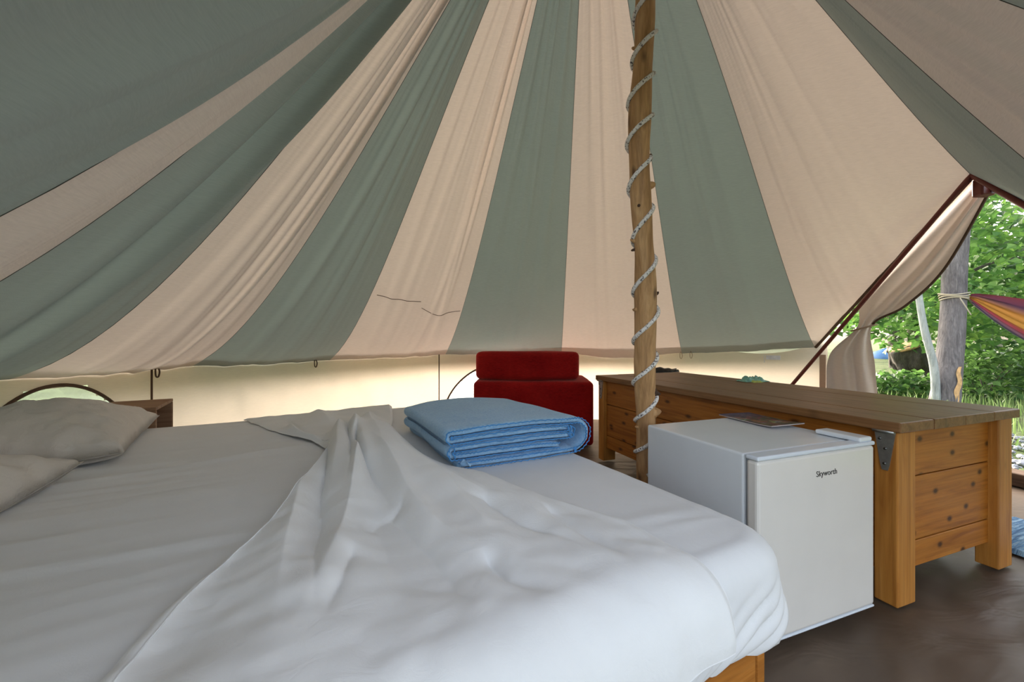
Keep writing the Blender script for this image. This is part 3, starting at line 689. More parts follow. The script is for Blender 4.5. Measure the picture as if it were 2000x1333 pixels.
box('hinge_cover', (FW - .058, .004, ZT - .001), (FW - .003, .128, ZT + .0125), ENAM, fr, .005, 3)
for x in (.05, FW - .05):
    for y in (.07, FD - .05):
        V, F = tube_vf([(x, y, .002), (x, y, .024)], .016, 14); mobj('foot', V, F, INK, fr)
fc = bpy.data.curves.new('logo', 'FONT'); fc.body = 'Skyworth'; fc.size = .0215; fc.extrude = .0004; fc.space_character = 1.02
to = bpy.data.objects.new('logo_text', fc); COL.objects.link(to); bpy.context.view_layer.update()
me = bpy.data.meshes.new_from_object(to.evaluated_get(bpy.context.evaluated_depsgraph_get())); bpy.data.objects.remove(to)
me.materials.append(INK); lo = bpy.data.objects.new('lettering', me); COL.objects.link(lo); lo.parent = dr
lo.rotation_euler = (math.pi / 2, 0, 0); lo.location = (.212, -.0004, ZT - .074); lo.scale = (1.0, 1.0, 1.0)
lo['label'] = 'dark lettering Skyworth on the door'

# magazine on the fridge
def mag_mat():
    m = M('magazine_cover'); v = m.coord('Object'); n1 = m.noise(v, 14, 6, .65, .8)
    vo = m.n('ShaderNodeTexVoronoi'); vo.inputs['Scale'].default_value = 60; m.l(v, vo.inputs['Vector'])
    sp = m.n('ShaderNodeSeparateXYZ'); m.l(v, sp.inputs[0])
    a = m.ramp(n1, [(.35, srgb(34, 36, 66)), (.55, srgb(78, 76, 112)), (.68, srgb(180, 176, 190))])
    b = m.mix(.6, m.ramp(n1, [(.3, srgb(40, 28, 22)), (.55, srgb(112, 80, 58)), (.7, srgb(170, 150, 136))]), vo.outputs['Color'], 'OVERLAY')
    f = m.ramp(sp.outputs[1], [(.0, (1, 1, 1, 1)), (.12, (0, 0, 0, 1))]); return m.pbr(m.mix(f, a, b), .6)
MAGM = mag_mat(); PAPER = plain('paper_edge', srgb(190, 180, 178), .8)
mg = empty('magazine', (.885, 1.472, ZT), rotz=R_(14.8), label='glossy magazine with a dark picture cover on the fridge top', cat='magazine')
def sheet_slab(name, x0, x1, y0, y1, z0, z1, mt, curl):
    n = 14; V = []
    for zz in (z1, z0):
        for j in range(n):
            for i in range(4):
                y = y0 + (y1 - y0) * j / (n - 1); V.append((x0 + (x1 - x0) * i / 3, y, zz + curl * max(0, 1 - (y - y0) / .07) ** 2 * (.5 + .5 * i / 3)))
    F = gfaces(n, 4) + gfaces(n, 4, base=n * 4, flip=True); o = n * 4; rim = [0, 1, 2, 3] + [j * 4 + 3 for j in range(1, n)] + [(n - 1) * 4 + i for i in (2, 1, 0)] + [j * 4 for j in range(n - 2, 0, -1)]
    for a, b in zip(rim, rim[1:] + rim[:1]): F.append((a, b, b + o, a + o))
    return mobj(name, V, F, mt, mg, smooth=False)
sheet_slab('pages', -.068, .070, -.118, .112, .0008, .0045, PAPER, .006); sheet_slab('cover', -.07, .07, -.12, .113, .0047, .0055, MAGM, .007)

# ------------------------------------------------------------------ tent pole and rope
def bark():
    m = M('peeled_pole_wood'); v = m.coord('Object', (9, 9, 1.4)); n1 = m.noise(v, 3, 7, .6, .6); v2 = m.coord('Object', (60, 60, 5)); n2 = m.noise(v2, 2, 4)
    c = m.ramp(n1, [(.3, srgb(158, 118, 76)), (.5, srgb(196, 154, 106)), (.72, srgb(212, 174, 128))]); c = m.mix(.3, c, m.ramp(n2, [(.35, srgb(130, 100, 76)), (.65, (1, 1, 1, 1))]), 'MULTIPLY')
    vo = m.n('ShaderNodeTexVoronoi'); vo.inputs['Scale'].default_value = 1.0; m.l(m.coord('Object', (13, 13, 5.5)), vo.inputs['Vector'])
    k = m.ramp(vo.outputs['Distance'], [(.05, (.8, .8, .8, 1)), (.16, (0, 0, 0, 1))]); return m.pbr(m.mix(k, c, srgb(78, 52, 34)), .65, 0, m.bump(n1, .4, .006))
POLEW = bark(); KNOT = plain('dark_knot', srgb(74, 54, 42), .85, namt=.35)
PB = np.array([.497, 1.56, 0.0]); PT = np.array([.436, 1.335, 2.50])
# (height fraction, sideways bend, radius)
def pole_c(f): 
    z = f * 2.50; b = PB + (PT - PB) * f
    return b + np.array([.014 * math.sin(f * 7.5 + .3) + .006 * math.sin(f * 19), .008 * math.sin(f * 6 + 2), 0])
def pole_r(f): return .0385 - .006 * f + .0022 * math.sin(f * 23) + .0015 * math.sin(f * 51 + 1)
pole = empty('tent_pole', (float(PB[0]), float(PB[1]), 0), label='peeled wooden tent pole standing behind the fridge', cat='pole')
fs = np.linspace(0.001, 1, 150); pp = np.array([pole_c(f) for f in fs]); V, F = tube_vf(pp - PB, [pole_r(f) for f in fs], 24)
V = np.array(V)
for k in range(len(V)): 
    c = pp[k // 24] - PB; d = V[k] - c; V[k] = c + d * (1 + .05 * nz(V[k][0] * 30, V[k][1] * 30, V[k][2] * 6) + .03 * nz(V[k][0] * 60, V[k][1] * 60, V[k][2] * 16))
mobj('shaft', V, F, POLEW, pole)
def stub(z, ang, ln, r0, r1, up, mat):
    f = z / 2.50; c = pole_c(f) - PB; d = np.array([math.cos(ang), math.sin(ang), 0]); r = pole_r(f)
    path = [c + d * (r * .6), c + d * (r + ln * .5) + np.array([0, 0, up * .4]), c + d * (r + ln) + np.array([0, 0, up])]
    V, F = tube_vf(crom(path, 7), np.linspace(r0, r1, 7), 9); mobj('branch_stub', V, F, mat, pole)
for a in [(1.33, 0.0, .010, .018, .010, .012, POLEW), (1.42, .05, .006, .012, .005, .02, KNOT), (1.14, math.pi, .012, .009, .004, .010, POLEW), (1.115, math.pi - .2, .010, .007, .003, -.006, KNOT),
          (.90, 3.3, .006, .010, .006, .004, POLEW), (.955, 0, .004, .009, .004, .01, KNOT), (.60, -.15, .008, .019, .013, .004, KNOT), (.525, -.2, .012, .024, .014, -.006, POLEW),
          (.675, -2.05, .003, .008, .005, 0, KNOT), (1.255, -2.1, .002, .007, .004, 0, KNOT), (1.66, -1.9, .002, .006, .004, 0, KNOT), (1.98, -1.95, .002, .007, .004, 0, KNOT), (1.79, 3.0, .004, .008, .004, .006, POLEW), (.47, 3.3, .005, .010, .005, .004, POLEW)]: stub(*a)
def rope_mat():
    m = M('flecked_rope'); v = m.coord('Object', (150, 150, 150)); n1 = m.noise(v, 1.0, 2, .5); n2 = m.noise(v, 3, 2)
    return m.pbr(m.ramp(n1, [(.42, srgb(236, 234, 232)), (.57, srgb(228, 224, 220)), (.63, srgb(100, 94, 98))]), .8, 0, m.bump(n2, .6, .002))
ROPE = rope_mat()
rz = [.30, .41, .535, .680, .837, 1.020, 1.200, 1.374, 1.518, 1.655, 1.790, 1.930, 2.07, 2.20, 2.32]
rp = []
for k in np.arange(0, (len(rz) - 1), 1 / 40):
    z = float(np.interp(k, range(len(rz)), rz)); f = z / 2.50; ph = -math.pi / 2 - 0.32 + (k - 1) * 2 * math.pi
    # the winding rises quickly across the front of the pole and slowly behind it
    z += .012 * math.sin(ph + math.pi / 2); f = z / 2.50; c = pole_c(f); r = pole_r(f) * 1.0 + .0045; rp.append(c + np.array([r * math.cos(ph), r * math.sin(ph), 0]) - PB)
    rp[-1][2] = z
V, F = tube_vf(rp, .0073, 8); rope = mobj('pole_rope', V, F, ROPE, loc=(float(PB[0]), float(PB[1]), 0), label='white flecked rope wound in a spiral around the tent pole', cat='rope')

# ------------------------------------------------------------------ red foam chair
def velvet():
    m = M('red_chenille'); v = m.coord('Object', (22, 22, 110)); n1 = m.noise(v, 2, 3, .6, .4); n2 = m.noise(m.coord('Object', (1, 1, 1)), 4, 4)
    c = m.ramp(n1, [(.3, srgb(108, 6, 10)), (.7, srgb(168, 22, 22))]); c = m.mix(.35, c, m.ramp(n2, [(.35, srgb(120, 8, 12)), (.7, srgb(186, 36, 30))]))
    x = m.pbr(c, .9, 0, m.bump(n1, .5, .004)); m.p.inputs['Sheen Weight'].default_value = .25; m.p.inputs['Sheen Tint'].default_value = (1, .35, .3, 1); m.p.inputs['Specular IOR Level'].default_value = .1; return x
RED = velvet()
ch = empty('foam_chair', (.17, 3.30, 0), rotz=R_(-3), label='red chenille foam chair with a thick roll backrest, seen from behind', cat='chair')
def soft_box(name, lo, hi, r, mat, par, bulge=.0, bend=0.0):
    bm = bmesh.new(); bm_box(bm, lo, hi, r, 5)
    bmesh.ops.subdivide_edges(bm, edges=[e for e in bm.edges if e.calc_length() > .15], cuts=9, use_grid_fill=True)
    lo = np.array(lo); hi = np.array(hi); c = (lo + hi) / 2; s = (hi - lo) / 2
    for v in bm.verts:
        a = (np.array(v.co) - c) / s; k = bulge
        v.co.x += k * a[0] * (1 - a[1] ** 2) * .4; v.co.y += k * a[1] * (1 - a[0] ** 2 * .8) * (1 - a[2] ** 2 * .6) + bend * a[0] ** 2; v.co.z += k * .6 * a[2] * (1 - a[0] ** 2) * (1 - a[1] ** 2) + .004 * nz(v.co.x * 7, v.co.y * 7, v.co.z * 7)
    return bobj(name, bm, mat, par, smooth=True)
soft_box('seat_block', (-.44, -.30, .01), (.44, .30, .475), .03, RED, ch, .02)
soft_box('backrest', (-.435, -.27, .485), (.345, -.06, .690), .035, RED, ch, .018, .07)

# ------------------------------------------------------------------ bedside crate
NSW = wood('crate_wood', 'x', [srgb(120, 92, 70), srgb(150, 118, 92), srgb(168, 138, 110)], .7, .4)
cr = empty('bedside_crate', tuple(bw(1.445, 2.03, 0)), rotz=math.atan2(U2[1], U2[0]), label='small wooden bedside crate with an open side behind the pillow', cat='crate')
box('top_panel', (-.115, -.15, .478), (.115, .15, .494), NSW, cr); box('bottom_panel', (-.115, -.15, .10), (.115, .15, .116), NSW, cr); box('side_panel', (.099, -.15, .116), (.115, .15, .478), NSW, cr)
box('back_panel', (-.115, -.15, .116), (.099, -.134, .478), NSW, cr); box('front_panel', (-.115, .134, .116), (.099, .15, .478), NSW, cr); box('shelf', (-.11, -.134, .30), (.099, .134, .314), NSW, cr)
for x in (-.115, .085):
    for y in (-.15, .12): box('leg', (x, y, .003), (x + .03, y + .03, .10), NSW, cr)

# ------------------------------------------------------------------ waste bin behind the chest
BAG = plain('black_plastic_film', srgb(22, 22, 24), .28, 0, 30, .3, .8, .01); BINM = plain('grey_bin', srgb(70, 72, 74), .5)
wb = empty('waste_bin', (1.10, 3.12, 0), label='waste bin lined with a black plastic bag behind the chest', cat='bin')
def ringgrid(prof, n=48, wob=0):
    P = np.zeros((len(prof), n, 3))
    for j, (r, z) in enumerate(prof):
        for i in range(n):
            a = 2 * math.pi * i / n; k = wob * nz(math.cos(a) * 4, math.sin(a) * 4, j * .6); P[j, i] = ((r + k) * math.cos(a), (r + k) * math.sin(a), z + k * .8)
    return P
P = ringgrid([(.005, .004), (.115, .004), (.12, .02), (.145, .53), (.138, .53), (.112, .03), (.005, .012)]); gobj('bin_body', P, BINM, wb, closed=True)
P = ringgrid([(.125, .40), (.130, .53), (.138, .555), (.152, .562), (.160, .548), (.158, .51), (.156, .46)], 96, .012); gobj('bin_bag', P, BAG, wb, closed=True)

# ------------------------------------------------------------------ crumpled teal wrapper on the chest lid
TEAL = plain('teal_plastic', srgb(120, 176, 160), .3, 0, 60, .3, .5, .004); YEL = plain('yellow_green_plastic', srgb(176, 190, 96), .35)
a_, b_ = np.array([math.cos(TH), math.sin(TH)]), np.array([-math.sin(TH), math.cos(TH)])
wl = np.array([1.353, 2.30])
wr_ = empty('wrapper', (float(wl[0]), float(wl[1]), CHT + .001), rotz=R_(10), label='crumpled teal plastic wrapper lying on the chest lid', cat='wrapper')
n = 22; P = np.zeros((n, n, 3))
for j in range(n):
    for i in range(n):
        x = (i / (n - 1) - .5) * .15; y = (j / (n - 1) - .5) * .085; e = min(i, j, n - 1 - i, n - 1 - j) / 5
        P[j, i] = (x + .012 * nz(x * 40, y * 40), y + .012 * nz(x * 40, y * 40, 5), .002 + .026 * min(1, e) * abs(nz(x * 34 + 3, y * 34, 2)) * 1.6 + .008 * min(1, e))
gobj('film', P, TEAL, wr_)
P2 = P * np.array([.45, .5, .35]) + np.array([-.010, -.038, 0]); gobj('film_tip', P2, YEL, wr_)

# ------------------------------------------------------------------ doorway: rug, threshold, gravel
al = R_(18); du = np.array([math.cos(al), math.sin(al)]); dn = np.array([-math.sin(al), math.cos(al)])
def rugm():
    m = M('blue_rag_rug'); v = m.coord('Object', (3, 40, 1)); n1 = m.noise(v, 2.2, 4, .7, .5); n2 = m.noise(m.coord(), 60, 3)
    return m.pbr(m.ramp(n1, [(.3, srgb(36, 70, 112)), (.48, srgb(84, 132, 176)), (.62, srgb(150, 186, 212)), (.72, srgb(60, 72, 92))]), .95, 0, m.bump(n2, .6, .01, m.bump(n1, .9, .02)))
RUG = rugm(); rc = np.array([1.98, 1.78])
rug = empty('door_rug', (float(rc[0]), float(rc[1]), .004), rotz=R_(20), label='blue woven rag rug in the doorway behind the chest', cat='rug')
n, m_ = 60, 90; P = np.zeros((n, m_, 3))
for j in range(n):
    for i in range(m_):
        x = -.22 + .44 * j / (n - 1); y = -.75 + 1.35 * i / (m_ - 1); e = min(min(i, m_ - 1 - i), min(j, n - 1 - j)); P[j, i] = (x + .006 * nz(y * 8, x * 3), y + .006 * nz(x * 12, y), (.010 + .006 * abs(math.sin(y * 130 + x * 3)) + .006 * nz(x * 9, y * 9)) * min(1, e / 2))
rg = gobj('rug_weave', P, RUG, rug)
th = empty('door_sill', tuple(np.append(CC + du * (RW - .06) , 0)), rotz=al, label='dark wooden threshold board across the tent door', cat='board')
box('sill_board', (-.06, -.95, .0), (.06, .72, .07), GREYW, th, .006)
# ------------------------------------------------------------------ outside: gravel, trees, hammock
def stones(name, n, cx, cy, sx, sy, mat, r0, r1, z, **k):
    bm = bmesh.new(); bmesh.ops.create_icosphere(bm, subdivisions=1, radius=1.0); bv = np.array([v.co[:] for v in bm.verts]); bf = [tuple(v.index for v in f.verts) for f in bm.faces]; bm.free()
    V = []; F = []
    for q in range(n):
        s = rng.uniform(r0, r1) * np.array([1, rng.uniform(.7, 1.2), rng.uniform(.45, .8)]); a = rng.uniform(0, 6.28); c, d = math.cos(a), math.sin(a)
        v = bv * s * (1 + rng.uniform(-.15, .15, (len(bv), 1))); v = np.column_stack([v[:, 0] * c - v[:, 1] * d, v[:, 0] * d + v[:, 1] * c, v[:, 2]]) + np.array([cx + rng.uniform(-sx, sx), cy + rng.uniform(-sy, sy), z])
        o = len(V); V.extend(v); F.extend(tuple(i + o for i in f) for f in bf)
    return mobj(name, V, F, mat, smooth=False, kind='stuff', **k)
GRAV = plain('grey_gravel', srgb(150, 152, 158), .9, 0, 14, .45, .4, .01)
stones('gravel', 1500, 3.55, 2.9, .75, 1.3, GRAV, .012, .028, -.03, label='grey gravel on the path outside the door', cat='gravel')
def leafmat(name, a, b, c):
    m = M(name); oi = m.n('ShaderNodeObjectInfo'); g = m.n('ShaderNodeNewGeometry')
    f = m.noise(m.coord('Object'), 3.0, 3); ad = m.n('ShaderNodeMath', operation='ADD'); mu = m.n('ShaderNodeMath', operation='MULTIPLY_ADD')
    m.l(g.outputs['Random Per Island'], mu.inputs[0]); mu.inputs[1].default_value = .6; m.l(f, mu.inputs[2]); s2 = m.n('ShaderNodeMath', operation='SUBTRACT'); m.l(mu.outputs[0], s2.inputs[0]); s2.inputs[1].default_value = .3
    ra = m.n('ShaderNodeMath', operation='MULTIPLY_ADD'); m.l(oi.outputs['Random'], ra.inputs[0]); ra.inputs[1].default_value = .3; m.l(s2.outputs[0], ra.inputs[2])
    s3 = m.n('ShaderNodeMath', operation='SUBTRACT'); m.l(ra.outputs[0], s3.inputs[0]); s3.inputs[1].default_value = .15
    col = m.ramp(s3.outputs[0], [(.2, a), (.5, b), (.8, c)])
    p = m.n('ShaderNodeBsdfPrincipled'); p.inputs['Roughness'].default_value = .45; t = m.n('ShaderNodeBsdfTranslucent'); x = m.n('ShaderNodeMixShader'); x.inputs[0].default_value = .45
    m.l(col, p.inputs['Base Color']); m.l(m.mix(.5, col, srgb(118, 162, 80)), t.inputs[0]); m.l(p.outputs[0], x.inputs[1]); m.l(t.outputs[0], x.inputs[2]); m.l(x.outputs[0], m.out.inputs[0]); return m.m
LEAF = leafmat('poplar_leaf', srgb(34, 72, 40), srgb(78, 126, 62), srgb(140, 176, 88))
LEAFD = leafmat('dark_leaf', srgb(28, 54, 34), srgb(58, 96, 52), srgb(104, 142, 76))
def trunk_mat(name, a, b, c):
    m = M(name); n1 = m.noise(m.coord('Object', (14, 14, 2.5)), 3, 8, .7, .8); n2 = m.noise(m.coord('Object'), 5, 3)
    return m.pbr(m.mix(.3, m.ramp(n1, [(.3, a), (.5, b), (.7, c)]), m.ramp(n2, [(.3, a), (.7, c)])), .9, 0, m.bump(n1, .9, .03))
BARK = trunk_mat('grey_bark', srgb(66, 62, 64), srgb(116, 110, 112), srgb(152, 146, 146)); PALE = trunk_mat('pale_bark', srgb(128, 134, 132), srgb(168, 174, 172), srgb(196, 200, 198)); STUMPM = trunk_mat('dark_bark', srgb(52, 46, 42), srgb(88, 80, 72), srgb(120, 112, 100))
TANW = plain('tan_wood', srgb(196, 156, 108), .8, 0, 24, .3, .5, .01)
LV = np.array([(0, 0, 0), (.30, .24, .05), (.50, .50, .07), (.28, .62, .05), (0, 1.0, -.10), (-.28, .62, .05), (-.50, .50, .07), (-.30, .24, .05)])
LF = [(0, 1, 2, 3, 4), (0, 4, 5, 6, 7)]
def leaf_cloud(n, blobs, s0, s1, seedk):
    """leaves inside ellipsoids (centre, radii, weight)"""
    r = np.random.default_rng(seedk); wts = np.array([b[2] for b in blobs], float); wts /= wts.sum(); out = []
    for q in range(n):
        c, rad, _ = blobs[r.choice(len(blobs), p=wts)]; d = r.normal(size=3); d /= np.linalg.norm(d); pos = np.array(c) + d * np.array(rad) * r.uniform(.15, 1) ** .5
        s = r.uniform(s0, s1); a, b, g = r.uniform(0, 6.28), r.uniform(-.9, .9), r.uniform(-1.0, .4)
        out.append((pos, s, (g, b, a)))
    return out
from mathutils import Euler
def leaves_mesh(name, L, mat, parent, origin):
    V = []; F = []
    for pos, s, e in L:
        Rm = np.array(Euler(e).to_matrix()); v = (LV * s) @ Rm.T + pos - origin; o = len(V); V.extend(v); F.extend(tuple(i + o for i in f) for f in LF)
    return mobj(name, V, F, mat, parent, smooth=False, kind='stuff')
leaf_me = {}
def leaf_parts(L, mat, parent, origin):
    me = leaf_me.get(mat.name)
    if not me:
        me = bpy.data.meshes.new('leaf'); me.from_pydata([tuple(v) for v in LV], [], LF); me.materials.append(mat); leaf_me[mat.name] = me
    for pos, s, e in L:
        o = bpy.data.objects.new('leaf', me); COL.objects.link(o); o.location = pos - origin; o.rotation_euler = e; o.scale = (s, s, s); o.parent = parent
def tree(name, label, loc, trunk, mat_t, blobs, n, s0, s1, lm, seedk, parts=0, branches=(), cat='tree', group=None):
    root = empty(name, tuple(loc), label=label, cat=cat, group=group); o = np.array(loc, float)
    if trunk is not None:
        pts, rad = trunk; V, F = tube_vf(crom(pts, 40) - o, np.interp(np.linspace(0, 1, 40), np.linspace(0, 1, len(rad)), rad), 16); V = np.array(V)
        for k in range(len(V)): V[k] += .06 * rad[0] * 2 * nz(V[k][0] * 14, V[k][1] * 14, V[k][2] * 4)
        mobj('trunk', V, F, mat_t, root)
    for pts, rad in branches:
        V, F = tube_vf(crom(pts, 16) - o, np.linspace(rad[0], rad[1], 16), 8); mobj('branch', V, F, mat_t, root)
    if n:
        L = leaf_cloud(n, blobs, s0, s1, seedk)
        if parts:
            cam_ = np.array([0, 0, .8])
            def key(l):
                v = l[0] - cam_; x = 1000 + 800 * v[0] / v[1]; y = 660 - 800 * v[2] / v[1]
                return -(l[1] / v[1]) if (1700 < x < 2010 and 380 < y < 790) else 0
            L.sort(key=key); leaf_parts(L[:parts], lm, root, o); L = L[parts:]
        leaves_mesh('foliage', L, lm, root, o)
    return root
# weathered post tree that carries the hammock, forked near its foot
T0 = np.array([4.86, 4.62, -.03])
t1 = tree('post_tree', 'grey weathered tree trunk with a pale tan patch, hammock rope tied round it', T0,
          ([T0, T0 + [.05, 0, .35], T0 + [.13, .02, 1.0], T0 + [.17, .03, 1.7], T0 + [.20, .0, 2.6], T0 + [.20, .05, 3.6]], [.135, .118, .108, .103, .098, .085]), BARK,
          [((5.2, 5.0, 3.6), (1.6, 1.2, .9), 1)], 900, .07, .12, LEAF, 3)
sp = np.zeros((14, 6, 3))  # tan patch laid over the trunk near its foot
for j in range(14):
    z = .06 + .42 * j / 13
    for i in range(6):
        a = -1.62 + .55 * (i / 5) * (1 - .5 * abs(j / 6.5 - 1)) - .15 + .10 * math.sin(j); r = .128 - .012 * z / .4 + .006
        sp[j, i] = (.05 * z / .35 + r * math.cos(a), r * math.sin(a), z + .03)
gobj('tan_patch', sp, TANW, t1)
T1 = np.array([4.60, 4.55, .30])
tree('sapling', 'thin pale-barked stem leaning beside the hammock trunk', np.array([4.73, 4.60, -.03]), ([np.array([4.76, 4.60, -.03]), np.array([4.72, 4.58, .45]), np.array([4.62, 4.60, .95]), np.array([4.56, 4.62, 1.5]), np.array([4.50, 4.65, 2.3])], [.042, .037, .033, .030, .022]), PALE,
     [((4.55, 4.9, 2.3), (.8, .6, .5), 1)], 260, .07, .12, LEAF, 5)
# leafy trees just beyond
tree('poplar_tree', 'leafy green tree behind the hammock trunk', np.array([6.6, 6.2, -.03]), ([np.array([6.6, 6.2, -.03]), np.array([6.7, 6.25, 1.2]), np.array([6.6, 6.3, 2.6]), np.array([6.7, 6.3, 4.5])], [.09, .08, .07, .04]), STUMPM,
     [((5.6, 5.6, 1.15), (1.0, .8, .55), 3), ((7.0, 6.0, 2.1), (1.6, 1.0, .8), 4), ((6.4, 6.4, 3.4), (2.2, 1.4, 1.0), 3), ((7.6, 6.2, 1.0), (1.3, .8, .6), 3), ((5.0, 5.7, 2.0), (.8, .7, .6), 2)], 5200, .08, .14, LEAF, 11, 300,
     [([np.array([6.6, 6.25, 1.1]), np.array([6.1, 5.9, 1.3]), np.array([5.4, 5.6, 1.2])], (.03, .01)), ([np.array([6.65, 6.25, 1.6]), np.array([7.1, 6.1, 1.9]), np.array([7.7, 6.0, 2.0])], (.03, .01))])
tree('poplar_tree', 'taller leafy tree further back on the lawn', np.array([9.6, 10.2, .0]), ([np.array([9.6, 10.2, 0]), np.array([9.5, 10.2, 1.8]), np.array([9.6, 10.3, 4.0]), np.array([9.6, 10.3, 7])], [.16, .14, .12, .06]), STUMPM,
     [((9.0, 10.0, 3.2), (2.6, 1.6, 1.6), 3), ((11.5, 9.6, 2.4), (2.0, 1.4, 1.1), 3), ((10, 10, 5.5), (3, 2, 1.6), 2), ((8.0, 9.4, 1.9), (1.4, 1.2, .8), 2)], 3600, .16, .27, LEAFD, 13)
tree('poplar_tree', 'distant tree closing the view beyond the lawn', np.array([15.5, 15.8, .2]), ([np.array([15.5, 15.8, .2]), np.array([15.5, 15.8, 3]), np.array([15.6, 16, 6]), np.array([15.6, 16, 9])], [.22, .2, .16, .08]), STUMPM,
     [((13.0, 15.5, 3.0), (3.0, 2, 2.2), 3), ((17.5, 15, 2.8), (3.6, 2, 2.2), 3), ((15.5, 15.8, 6.8), (4.5, 2.6, 2.2), 3)], 3200, .28, .46, LEAFD, 17)
# undergrowth
def shrub(x, y, rx, rz_, lab, k):
    root = tree('shrub', lab, np.array([x, y, -.03]), None, None, [((x, y, rz_ * .5), (rx, rx * .6, rz_), 1)], 1100, .05, .10, LEAFD, 40 + k, 0, (), 'shrub', 'low shrubs outside the door'); o = np.array([x, y, -.03])
    for q in range(4):
        a = q * 1.7 + k; d = np.array([math.cos(a), math.sin(a), 0]) * rx * .5; V, F = tube_vf(crom([(0, 0, 0), d * .4 + [0, 0, rz_ * .5], d + [0, 0, rz_]], 8), np.linspace(.010, .004, 8), 6); mobj('stem', V, F, STUMPM, root)
for k, a in enumerate([(5.40, 5.7, .60, .24, 'low leafy shrub growing left of the hammock trunk'), (6.3, 5.45, .62, .44, 'dark low shrub just right of the hammock trunk'), (7.4, 6.4, .75, .55, 'low shrub under the hammock'),
                       (6.0, 6.8, .7, .14, 'broad low shrub in front of the old stump'), (8.6, 7.6, .9, .5, 'low shrub at the far right under the leaves')]): shrub(*a, k)
# old stump
S0 = np.array([7.15, 7.3, -.03]); sroot = empty('tree_stump', tuple(S0), label='wide old leaning tree stump on the lawn', cat='stump')
V, F = tube_vf(crom([(.10, 0, 0), (.02, 0, .22), (-.08, .0, .45), (-.16, 0, .66)], 16), np.interp(np.linspace(0, 1, 16), [0, .15, 1], [.34, .27, .25]), 22); V = np.array(V)
for k in range(len(V)): V[k] += .10 * nz(V[k][0] * 7, V[k][1] * 7, V[k][2] * 3) + .05 * nz(V[k][0] * 16, V[k][1] * 16, V[k][2] * 6)
mobj('stump_body', V, F, STUMPM, sroot)
V, F = tube_vf([(-.155, 0, .655), (-.17, 0, .69)], [.235, .20], 20); mobj('cut_face', V, F, TANW, sroot)
for a in (0.2, 2.0, 3.6, 5.0):
    V, F = tube_vf(crom([(.1 + .2 * math.cos(a), .2 * math.sin(a), .14), (.1 + .36 * math.cos(a), .36 * math.sin(a), .05), (.1 + .5 * math.cos(a), .5 * math.sin(a), -.02)], 8), np.linspace(.08, .03, 8), 9); mobj('root', V, F, STUMPM, sroot)
# far blue tent on the lawn and a pale bench beam
BLUE = plain('blue_nylon', srgb(96, 140, 190), .5, 0, 3, .3, .4, .05)
fx, fy = 11.75, 12.7
ft = empty('far_tent', (fx, fy, .1), label='small blue tent far off on the lawn', cat='tent')
P = np.zeros((9, 24, 3))
for j in range(9):
    t = j / 8 * math.pi / 2
    for i in range(24): a = i * math.pi / 12; P[j, i] = (.62 * math.cos(t) * math.cos(a), .5 * math.cos(t) * math.sin(a), .36 * math.sin(t) + .05 * nz(math.cos(a) * 4, math.sin(a) * 4, j * .5))
gobj('tent_shell', P, BLUE, ft, closed=True)
P = np.zeros((6, 8, 3))
for j in range(6):
    for i in range(8): a = -1.5 + 1.1 * (i / 7) * (1 - .7 * j / 5) + .25 * j / 5; t = j / 5 * 1.1; P[j, i] = (.64 * math.cos(t) * math.cos(a), .52 * math.cos(t) * math.sin(a), .37 * math.sin(t))
gobj('tent_opening', P, plain('dark_mesh', srgb(24, 26, 32), .9), ft)
LOGM = trunk_mat('pale_log', srgb(150, 150, 130), srgb(184, 186, 164), srgb(206, 208, 190))
lg = tube('fallen_log', [np.array([12.2, 11.2, .36]), np.array([13.4, 11.6, .38]), np.array([14.8, 11.9, .36])], [.10, .11, .09], LOGM, None, 12, label='pale fallen log lying across the lawn', cat='log')
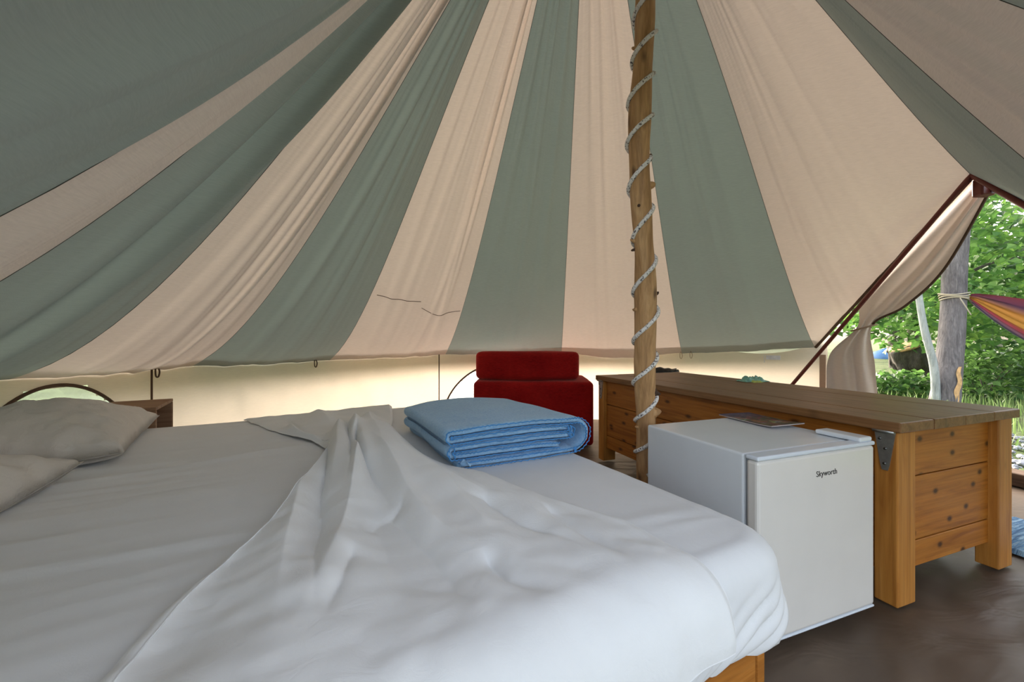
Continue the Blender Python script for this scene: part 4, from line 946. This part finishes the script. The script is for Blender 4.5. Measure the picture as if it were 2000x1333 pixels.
# hammock
def stripe():
    m = M('striped_hammock_cloth'); tc = m.n('ShaderNodeTexCoord'); sp_ = m.n('ShaderNodeSeparateXYZ'); m.l(tc.outputs['UV'], sp_.inputs[0])
    r = m.ramp(sp_.outputs[0], [(0, srgb(120, 44, 52)), (.10, srgb(84, 52, 84)), (.17, srgb(196, 128, 62)), (.30, srgb(214, 150, 74)), (.38, srgb(176, 66, 90)), (.48, srgb(150, 110, 150)), (.56, srgb(92, 84, 124)), (.66, srgb(184, 170, 196)), (.76, srgb(168, 60, 72)), (.86, srgb(200, 120, 70)), (1, srgb(110, 108, 130))])
    n = m.noise(m.coord(), 90, 3); return m.pbr(r, .9, 0, m.bump(n, .4, .004))
HM = stripe()
ha, hb_ = T0 + np.array([.26, -.02, 1.28]), np.array([8.35, 4.2, 1.32])
def hammock():
    root = empty('hammock', (6.5, 4.45, .5), label='striped red, orange and purple cloth hammock tied to the trunk', cat='hammock'); o = np.array(root.location)
    n, m = 70, 40; P = np.zeros((n, m, 3)); uv = np.zeros((n, m, 2))
    ax = hb_ - ha; L = np.linalg.norm(ax[:2]); side = np.array([-ax[1], ax[0], 0]) / L
    for j in range(n):
        t = j / (n - 1); c = ha + ax * t; c[2] -= .83 * 4 * t * (1 - t); wd = .04 + .36 * math.sin(math.pi * t) ** .7; dp = .03 + .577 * math.sin(math.pi * t) ** .8
        for i in range(m):
            s = -1 + 2 * i / (m - 1); g = .014 * math.sin(i * 1.9 + 3 * t) * (1 - .6 * math.sin(math.pi * t))
            P[j, i] = c + side * (s * wd) + np.array([0, 0, dp * (s * s) * 1.0 + g]); uv[j, i] = (i / (m - 1), t)
    ob = gobj('hammock_cloth', P - o, HM, root); me = ob.data; ul = me.uv_layers.new(name='uv'); f = uv.reshape(-1, 2)
    for lp in me.loops: ul.data[lp.index].uv = f[lp.vertex_index]
    TW = plain('twine', srgb(176, 164, 146), .9)
    for k in range(4):
        rr = .112 + .004 * k; z = 1.27 + .018 * k; pth = [T0 + np.array([.145 + rr * math.cos(a), .02 + rr * math.sin(a), z + .012 * math.sin(a * 2 + k)]) - o for a in np.linspace(0, 2 * math.pi, 30)]
        V, F = tube_vf(pth, .0065, 6); mobj('tie_rope', V, F, TW, root)
    e = T0 + np.array([.145, -.09, 1.27]); V, F = tube_vf(crom([e + [-.05, 0, 0], e + [-.02, -.02, -.08], e + [.05, -.02, -.19]], 12) - o, .006, 6); mobj('rope_end', V, F, TW, root)
    V, F = tube_vf(crom([T0 + [.25, 0, 1.29], ha, P[1, 20]], 8) - o, .012, 6); mobj('rope_end', V, F, TW, root)
    V, F = tube_vf([P[-2, 20] - o, hb_ - o + np.array([.25, 0, .03])], .012, 6); mobj('rope_end', V, F, TW, root)
hammock()
T2 = np.array([8.72, 4.2, -.03])
tree('post_tree', 'second grey trunk holding the other end of the hammock', T2, ([T2, T2 + [0, 0, 1.2], T2 + [.05, 0, 2.4], T2 + [.1, 0, 3.6]], [.14, .12, .11, .09]), BARK, [((8.7, 4.4, 3.6), (1.3, 1.1, .8), 1)], 500, .07, .12, LEAF, 23)
# trees seen dimly through the window at the head of the bed
tree('hedge', 'green hedge outside the window at the head of the bed', np.array([-6.5, 2.6, 0]), ([np.array([-6.5, 2.6, -.03]), np.array([-6.5, 2.6, .5]), np.array([-6.5, 2.6, 1.0])], [.06, .05, .03]), STUMPM, [((-6.5, 2.2, .7), (.8, 2.2, .8), 1)], 1300, .10, .2, LEAF, 29, cat='hedge')
# grass tufts along the lawn edge
def grass(n):
    r = np.random.default_rng(5); V = []; F = []
    for q in range(n):
        x, y = r.uniform(3.6, 9.5), r.uniform(3.0, 8.5)
        if not (.62 * y < x < 1.35 * y): continue
        h = r.uniform(.05, .16); a = r.uniform(0, 6.28); wd = .006; c, s = math.cos(a), math.sin(a); l = r.uniform(-.05, .05, 2); o = len(V)
        V += [(x - wd * c, y - wd * s, -.05), (x + wd * c, y + wd * s, -.05), (x + l[0] * .4 + wd * .7 * c, y + l[1] * .4 + wd * .7 * s, h * .6), (x + l[0] * .4 - wd * .7 * c, y + l[1] * .4 - wd * .7 * s, h * .6), (x + l[0], y + l[1], h)]
        F += [(o, o + 1, o + 2, o + 3), (o + 3, o + 2, o + 4)]
    mobj('lawn_grass', V, F, leafmat('grass_blade', srgb(84, 104, 58), srgb(118, 140, 84), srgb(160, 170, 116)), GROUND, smooth=False, kind='stuff', label='uncut grass blades on the lawn')
grass(6000)
